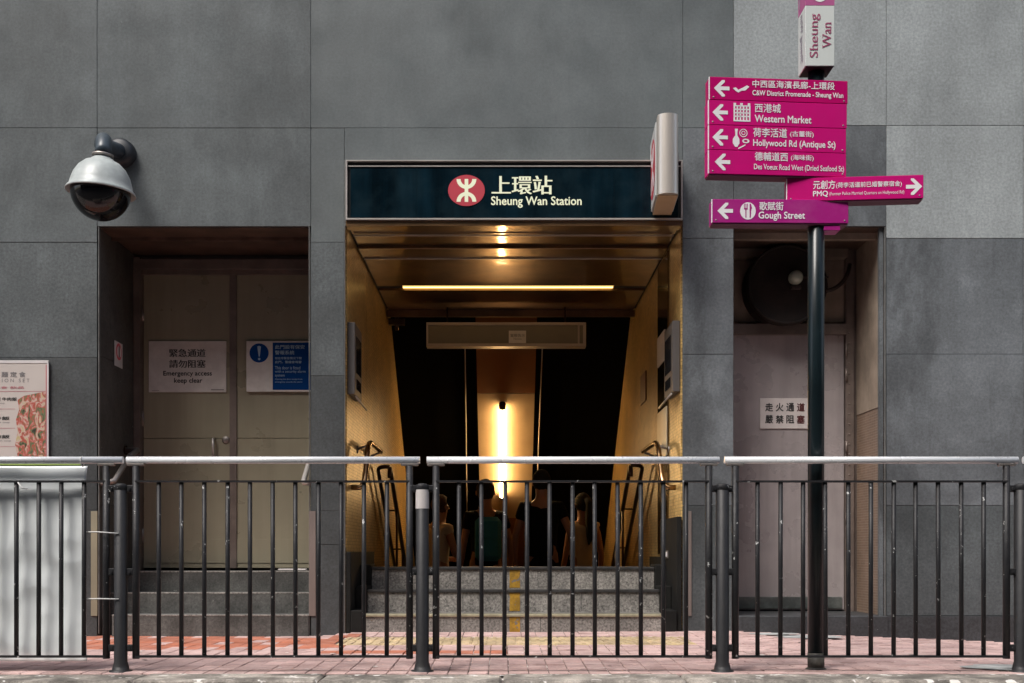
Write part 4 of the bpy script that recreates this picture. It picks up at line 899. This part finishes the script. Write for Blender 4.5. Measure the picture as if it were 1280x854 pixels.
bx_ = bx('wall_notice', 'notice_bright', None, EX1-.017, EX1-.0125, 9.28, 9.72, Z(455, 9.5), Z(418, 9.5)); tag(bx_, 'pale sheet of paper on the steel panel of the right entrance wall', 'notice')
bx_ = bx('wall_plaque', 'plaque_red', None, EX1-.012, EX1-.001, 10.55, 10.95, Z(503, 10.7), Z(466, 10.7), bev=.003); tag(bx_, 'narrow dark red plaque on the tiled right wall of the entrance', 'plaque')
# small step light
T = thing('step_light', 'tiny white light low on the right side wall of the entrance', 'lamp'); bx('rim', 'steel_dull', T, EX1-.042, EX1-.036, 8.93, 9.03, Z(698, 9), Z(688, 9)); bx('lens', 'sign_white', T, EX1-.047, EX1-.043, 8.95, 9.01, Z(696, 9), Z(690, 9))
M['sign_white'].node_tree.nodes['Principled BSDF'].inputs['Roughness'].default_value = .4

# handrails
def handrail(name, label, x, s, y0, z0, L_, slope, m, r=.02):
    T = thing(name, label, 'handrail'); bm = BM()
    e = Vector((x, y0, z0)); far = e+Vector((0, L_, -slope*L_)); lo = Vector((x, y0+.02, z0-.26))
    tube(bm, [far, e+Vector((0, .06, -slope*.06))]+arc(e+Vector((0, .05, -slope*.05)), e+Vector((0, -.03, .01)), e+Vector((0, -.03, -.05)), 4)+[e+Vector((0, -.03, -.1))], r, 10); obj('rail', bm, m, T)
    bm = BM(); x2 = x+s*.11; e2 = Vector((x2, y0, z0)); far2 = e2+Vector((0, L_, -slope*L_-0.0))
    tube(bm, [far2, e2+Vector((0, .06, -slope*.06))]+arc(e2+Vector((0, .05, -slope*.05)), e2+Vector((0, -.02, .01)), e+Vector((0, -.02, 0)), 5), r*.9, 10); obj('rail', bm, m, T)
    for k in range(1, 4):
        p = e+Vector((0, L_*k/4, -slope*L_*k/4)); bm = BM(); tube(bm, [p, p+Vector((s*.11, 0, 0))], .008, 6); tube(bm, [p, p+Vector((0, .0, -.8))], .012, 6); obj('support', bm, m, T)
# inner stair rails
handrail('stair_handrail', 'dark bronze handrail going down the left side of the stairs', -1.00, -1, 10.3, Z(584, 10.3), 2.6, .56, 'rail_dark')
handrail('stair_handrail', 'dark bronze handrail going down the right side of the stairs', 1.14, 1, 10.3, Z(582, 10.3), 2.6, .56, 'rail_dark')
def loop(label, xw, s, px, D0):
    T = thing('entrance_handrail', label, 'handrail'); bm = BM(); xo = xw-s*.10
    tube(bm, [(xo, 10.0, 1.49)]+arc((xo, 9.25, 1.49), (xo, 9.02, 1.49), (xo, 8.95, 1.32), 6)+arc((xo, 8.86, 1.22), (xo, 8.80, 1.12), (xo+s*.04, 8.80, 1.11), 5)+[(xw, 8.80, 1.11)], .021, 12); obj('rail', bm, 'brass_rail', T)
    for y_ in (9.15, 9.9): bm = BM(); tube(bm, [(xo, y_, 1.47), (xw, y_, 1.43)], .009, 8); lathe(bm, [(0, -.004), (.03, -.004), (.03, .004)], (xw-s*.004, y_, 1.43), 12, 'X'); obj('wall_bracket', bm, 'steel_dull', T)
loop('short brass handrail bent at its end on the left entrance wall', EX0, -1, 450, 9); loop('short brass handrail bent at its end on the right entrance wall', EX1, 1, 835, 9)
T = thing('door_handrail', 'worn steel grab rail sloping out of the left doorway jamb', 'handrail'); bm = BM()
tube(bm, [(LX0+.002, 9.1, Z(563, 9.1)), (LX0+.10, 9.1, Z(563, 9.1)), (LX0+.12, 8.85, Z(570, 8.85)), (LX0+.11, 8.52, Z(601, 8.5)), (LX0+.06, 8.50, Z(604, 8.5)), (LX0+.002, 8.53, Z(604, 8.5))], .022, 10); obj('rail', bm, 'steel_dull', T)
bm = BM(); lathe(bm, [(0, -.005), (.04, -.005), (.04, .005)], (LX0+.006, 9.1, Z(563, 9.1)), 14, 'X'); obj('flange', bm, 'rail_dark', T)
T = thing('door_handrail', 'pale bent grab rail end at the right edge of the left doorway', 'handrail'); bm = BM()
tube(bm, [(LX1-.002, 9.1, 1.37), (LX1-.06, 9.1, 1.37), (LX1-.045, 8.75, 1.30), (LX1-.045, 8.50, 1.14), (LX1-.035, 8.47, 1.125), (LX1-.002, 8.53, 1.125)], .019, 10); obj('rail', bm, 'steel', T)

# ------------------------------------------------------------------ people
def skinmesh(chains, name, m, parent, subs=1, root=0):
    """chains: list of [(co, radius), ...]; chains start at an existing point by index"""
    bm = bmesh.new(); lay = bm.verts.layers.skin.verify(); pts = []
    for ch in chains:
        prev = None
        for it in ch:
            if isinstance(it, int): prev = pts[it]; continue
            co, r = it; v = bm.verts.new(co); sv = v[lay]; rr = r if isinstance(r, tuple) else (r, r); sv.radius = rr
            if not pts: sv.use_root = True
            if prev is not None: bm.edges.new((prev, v))
            pts.append(v); prev = v
    me = bpy.data.meshes.new(name); bm.to_mesh(me); bm.free()
    o = bpy.data.objects.new(name, me); COL.objects.link(o)
    md = o.modifiers.new('skin', 'SKIN'); md.use_smooth_shade = True
    sb = o.modifiers.new('sub', 'SUBSURF'); sb.levels = subs; sb.render_levels = subs
    bpy.context.view_layer.update()
    me2 = bpy.data.meshes.new_from_object(o.evaluated_get(bpy.context.evaluated_depsgraph_get())); me2.name = name
    bpy.data.objects.remove(o)
    for p in me2.polygons: p.use_smooth = True
    return obj(name, me2, m, parent)
def person(label, x, y, zf, h, rz, armL, armR, top, topr, pants, hair, extra=None, stepk=0.16, lean=0.0, sleeve=0.5, slim=1.0):
    """faces +Y locally (seen from behind); armL/armR = (elbow, hand) offsets as fractions of h"""
    T = thing('person', label, 'person', (x, y, zf), rz); s = h
    V = lambda a, b, c: Vector((a*s, b*s, c*s))
    sh, hp = .118*slim, .055
    pel = V(0, 0, .53); ch = V(0, lean*.3, .72); nk = V(0, lean*.55, .845); hd0 = V(0, lean*.7+.008, .885); hd1 = V(0, lean*.8+.008, .945)
    c = []
    c.append([(pel, (.085*s*slim, .06*s)), (V(0, lean*.1, .62), (.075*s*slim, .055*s)), (ch, (.092*s*slim, .062*s)), (V(0, lean*.45, .79), (.07*s*slim, .045*s)), (nk, .032*s), (hd0, (.040*s, .048*s)), (hd1, (.044*s, .052*s)), (hd1+V(0, .0, .03), (.028*s, .034*s))])  # 0..7
    def arm(sx, el, ha):
        S0 = V(sx*sh*.82, lean*.45, .795); E_ = S0+V(*el); H = E_+V(*ha); dr = (H-E_).normalized()
        side = Vector((-sx, 0, 0)) if abs(dr.x) < .7 else Vector((0, 0, 1)); side = (side-dr*side.dot(dr)).normalized(); up = dr.cross(side)
        W = H; P_ = H+dr*.035*s
        base = [3, (S0, .030*s), ((S0+E_)/2, .025*s), (E_, .021*s), ((E_+H)/2, .019*s), (W, .013*s), (P_, (.017*s, .011*s))]
        return base, S0, E_, H, dr, side, up, P_
    n0 = 8; clothes = []
    for sx, (el, ha) in ((-1, armL), (1, armR)):
        b, S0, E_, H, dr, side, up, P_ = arm(sx, el, ha); c.append(b); pi = n0+5; n0 += 6
        for k, (off, ln) in enumerate(((-.010, .038), (-.0035, .044), (.0035, .042), (.010, .034))):
            q = P_+up*off*s*1.3+dr*.012*s; c.append([pi, (q, .0048*s), (q+dr*ln*.5*s+side*.004*s, .0046*s), (q+dr*ln*.85*s+side*.014*s, .0040*s)]); n0 += 3
        q = H+dr*.012*s-up*.016*s*sx; c.append([pi-1, (q+side*.008*s, .0055*s), (q+dr*.025*s+side*.014*s, .0048*s)]); n0 += 2
        clothes.append((S0, E_))
    legs = []
    for sx, st in ((-1, stepk), (1, -stepk*.4)):
        Hp = V(sx*hp, 0, .50); K = Hp+V(sx*.004, st*.35+.02, -.235); A = V(sx*.06, st*.30, .045); Tt = A+V(0, .09, -.025)
        c.append([0, (Hp, .055*s), (K, .036*s), ((K+A)/2+V(0, -.012, .02), .032*s), (A, .021*s), (Tt, .018*s)]); legs.append((Hp, K, A, Tt))
    body = skinmesh(c, 'body', 'skin', T, 1)
    # shirt over torso with sleeves
    g_ = 1.16
    cc = [[(pel+V(0, 0, -.045), (.100*s*slim, .078*s)), (V(0, 0, .545), (.099*s*slim, .076*s)), (V(0, lean*.1, .62), (.088*s*slim, .068*s)), (ch, (.106*s*slim, .074*s)), (V(0, lean*.45, .795), (.086*s*slim, .060*s)), (V(0, lean*.5, .832), .043*s)]]
    for S0, E_ in clothes: cc.append([4, (S0, .040*s), (S0+(E_-S0)*sleeve, .036*s)])
    skinmesh(cc, 'shirt', top, T, 1)
    pc = [[(V(0, 0, .545), (.094*s*slim, .068*s)), (V(0, 0, .51), (.09*s*slim, .068*s))]]
    for Hp, K, A, Tt in legs: pc.append([1, (Hp, .066*s), (K, .047*s), (A+V(0, 0, .02), .036*s)])
    skinmesh(pc, 'trousers', pants, T, 1)
    for Hp, K, A, Tt in legs:
        bm = BM(); tube(bm, [A+V(0, -.03, -.022), A+V(0, .03, -.02), Tt+V(0, .02, 0)], .02*s, 10, rs=[.022*s, .026*s, .016*s]); obj('shoe', bm, 'cloth_black', T)
    # head details: ears, nose, eyes, hair cap
    hc = hd1+V(0, -.004, .002)
    bm = BM(); bmesh.ops.create_icosphere(bm, subdivisions=3, radius=1)
    for v in bm.verts:
        d_ = v.co.copy(); front = d_.y > .35 and d_.z < .55
        v.co = Vector((d_.x*.053*s, d_.y*.063*s, d_.z*.064*s if d_.z > 0 else d_.z*.070*s)) * (1+.05*mathutils.noise.noise(d_*3))
        if front: v.co = Vector((v.co.x*.75, v.co.y*.55, v.co.z*.8))
        v.co += hc
    for f_ in bm.faces: f_.smooth = True
    obj('hair', bm, hair, T)
    for sx in (-1, 1):
        bm = BM(); lathe(bm, [(0, -.006*s), (.012*s, -.004*s), (.016*s, .0), (.010*s, .006*s), (0, .006*s)], tuple(hc+V(sx*.051, .01, -.018)), 12, 'X'); obj('ear', bm, 'skin', T)
        bm = BM(); bmesh.ops.create_uvsphere(bm, u_segments=8, v_segments=6, radius=.007*s, matrix=Matrix.Translation(hc+V(sx*.018, .048, -.012))); obj('eye', bm, 'ink', T)
    bm = BM(); tube(bm, [hc+V(0, .05, -.008), hc+V(0, .064, -.028)], .006*s, 8, rs=[.004*s, .009*s]); obj('nose', bm, 'skin', T)
    bm = BM(); tube(bm, [hc+V(-.014, .048, -.045), hc+V(0, .052, -.046), hc+V(.014, .048, -.045)], .004*s, 6); obj('mouth', bm, 'cloth_red', T)
    return T, V, hc
ZLn = 0.503-0.96
hang = lambda sx: ((sx*.035, -.01, -.175), (sx*.012, .05, -.135))
# tall man in black
person('tall man in a black T-shirt walking down, in the middle', X(677, 11.35), 11.35, -0.30, 1.715, R(-7), ((-.05, -.01, -.17), (-.005, .06, -.13)), ((.065, -.02, -.15), (.0, .10, -.09)), 'cloth_black', None, 'cloth_black', 'hair', slim=1.05)
# man with backpack
T, V, hc = person('man with a teal backpack walking down left of the light strip', X(607, 12.2), 12.2, ZLn, 1.83, R(9), hang(-1), ((.05, -.01, -.17), (.0, .03, -.14)), 'cloth_black', None, 'cloth_black', 'hair')
bm = BM(); box(bm, -.135, .135, -.27, -.10, .98, 1.44, bev=.045); tk = obj('backpack', bm, 'cloth_teal', T)
bmesh_ = BM(); box(bmesh_, -.10, .10, -.30, -.265, 1.02, 1.22, bev=.015); obj('front_pocket', bmesh_, 'cloth_teal', tk)
for sx in (-1, 1):
    bm = BM(); tube(bm, arc((sx*.10, -.13, 1.44), (sx*.13, 0, 1.60), (sx*.12, .13, 1.30), 8), .018, 8); obj('shoulder_strap', bm, 'cloth_black', tk)
# woman with ponytail
T, V, hc = person('woman with a long black ponytail and sleeveless cream top', X(729, 12.5), 12.5, ZLn, 1.70, R(14), hang(-1), hang(1), 'cloth_cream', None, 'cloth_black', 'hair', sleeve=.08, slim=.86)
bm = BM(); tube(bm, [hc+Vector((0.01, -.09, .03)), hc+Vector((.025, -.15, -.02)), hc+Vector((.04, -.15, -.18)), hc+Vector((.035, -.14, -.36)), hc+Vector((.02, -.14, -.46))], .04, 12, rs=[.03, .042, .062, .045, .008]); obj('ponytail', bm, 'hair', T)
# person looking down at hands, left
person('person in a cream and black top with bent arms behind the stickered post', X(546, 12.0), 12.0, ZLn, 1.66, R(-48), ((-.05, .02, -.165), (.07, .10, -.02)), ((.055, .02, -.165), (-.08, .10, -.02)), 'cloth_cream', None, 'cloth_black', 'hair_brown', slim=.92, sleeve=.35, lean=.03)
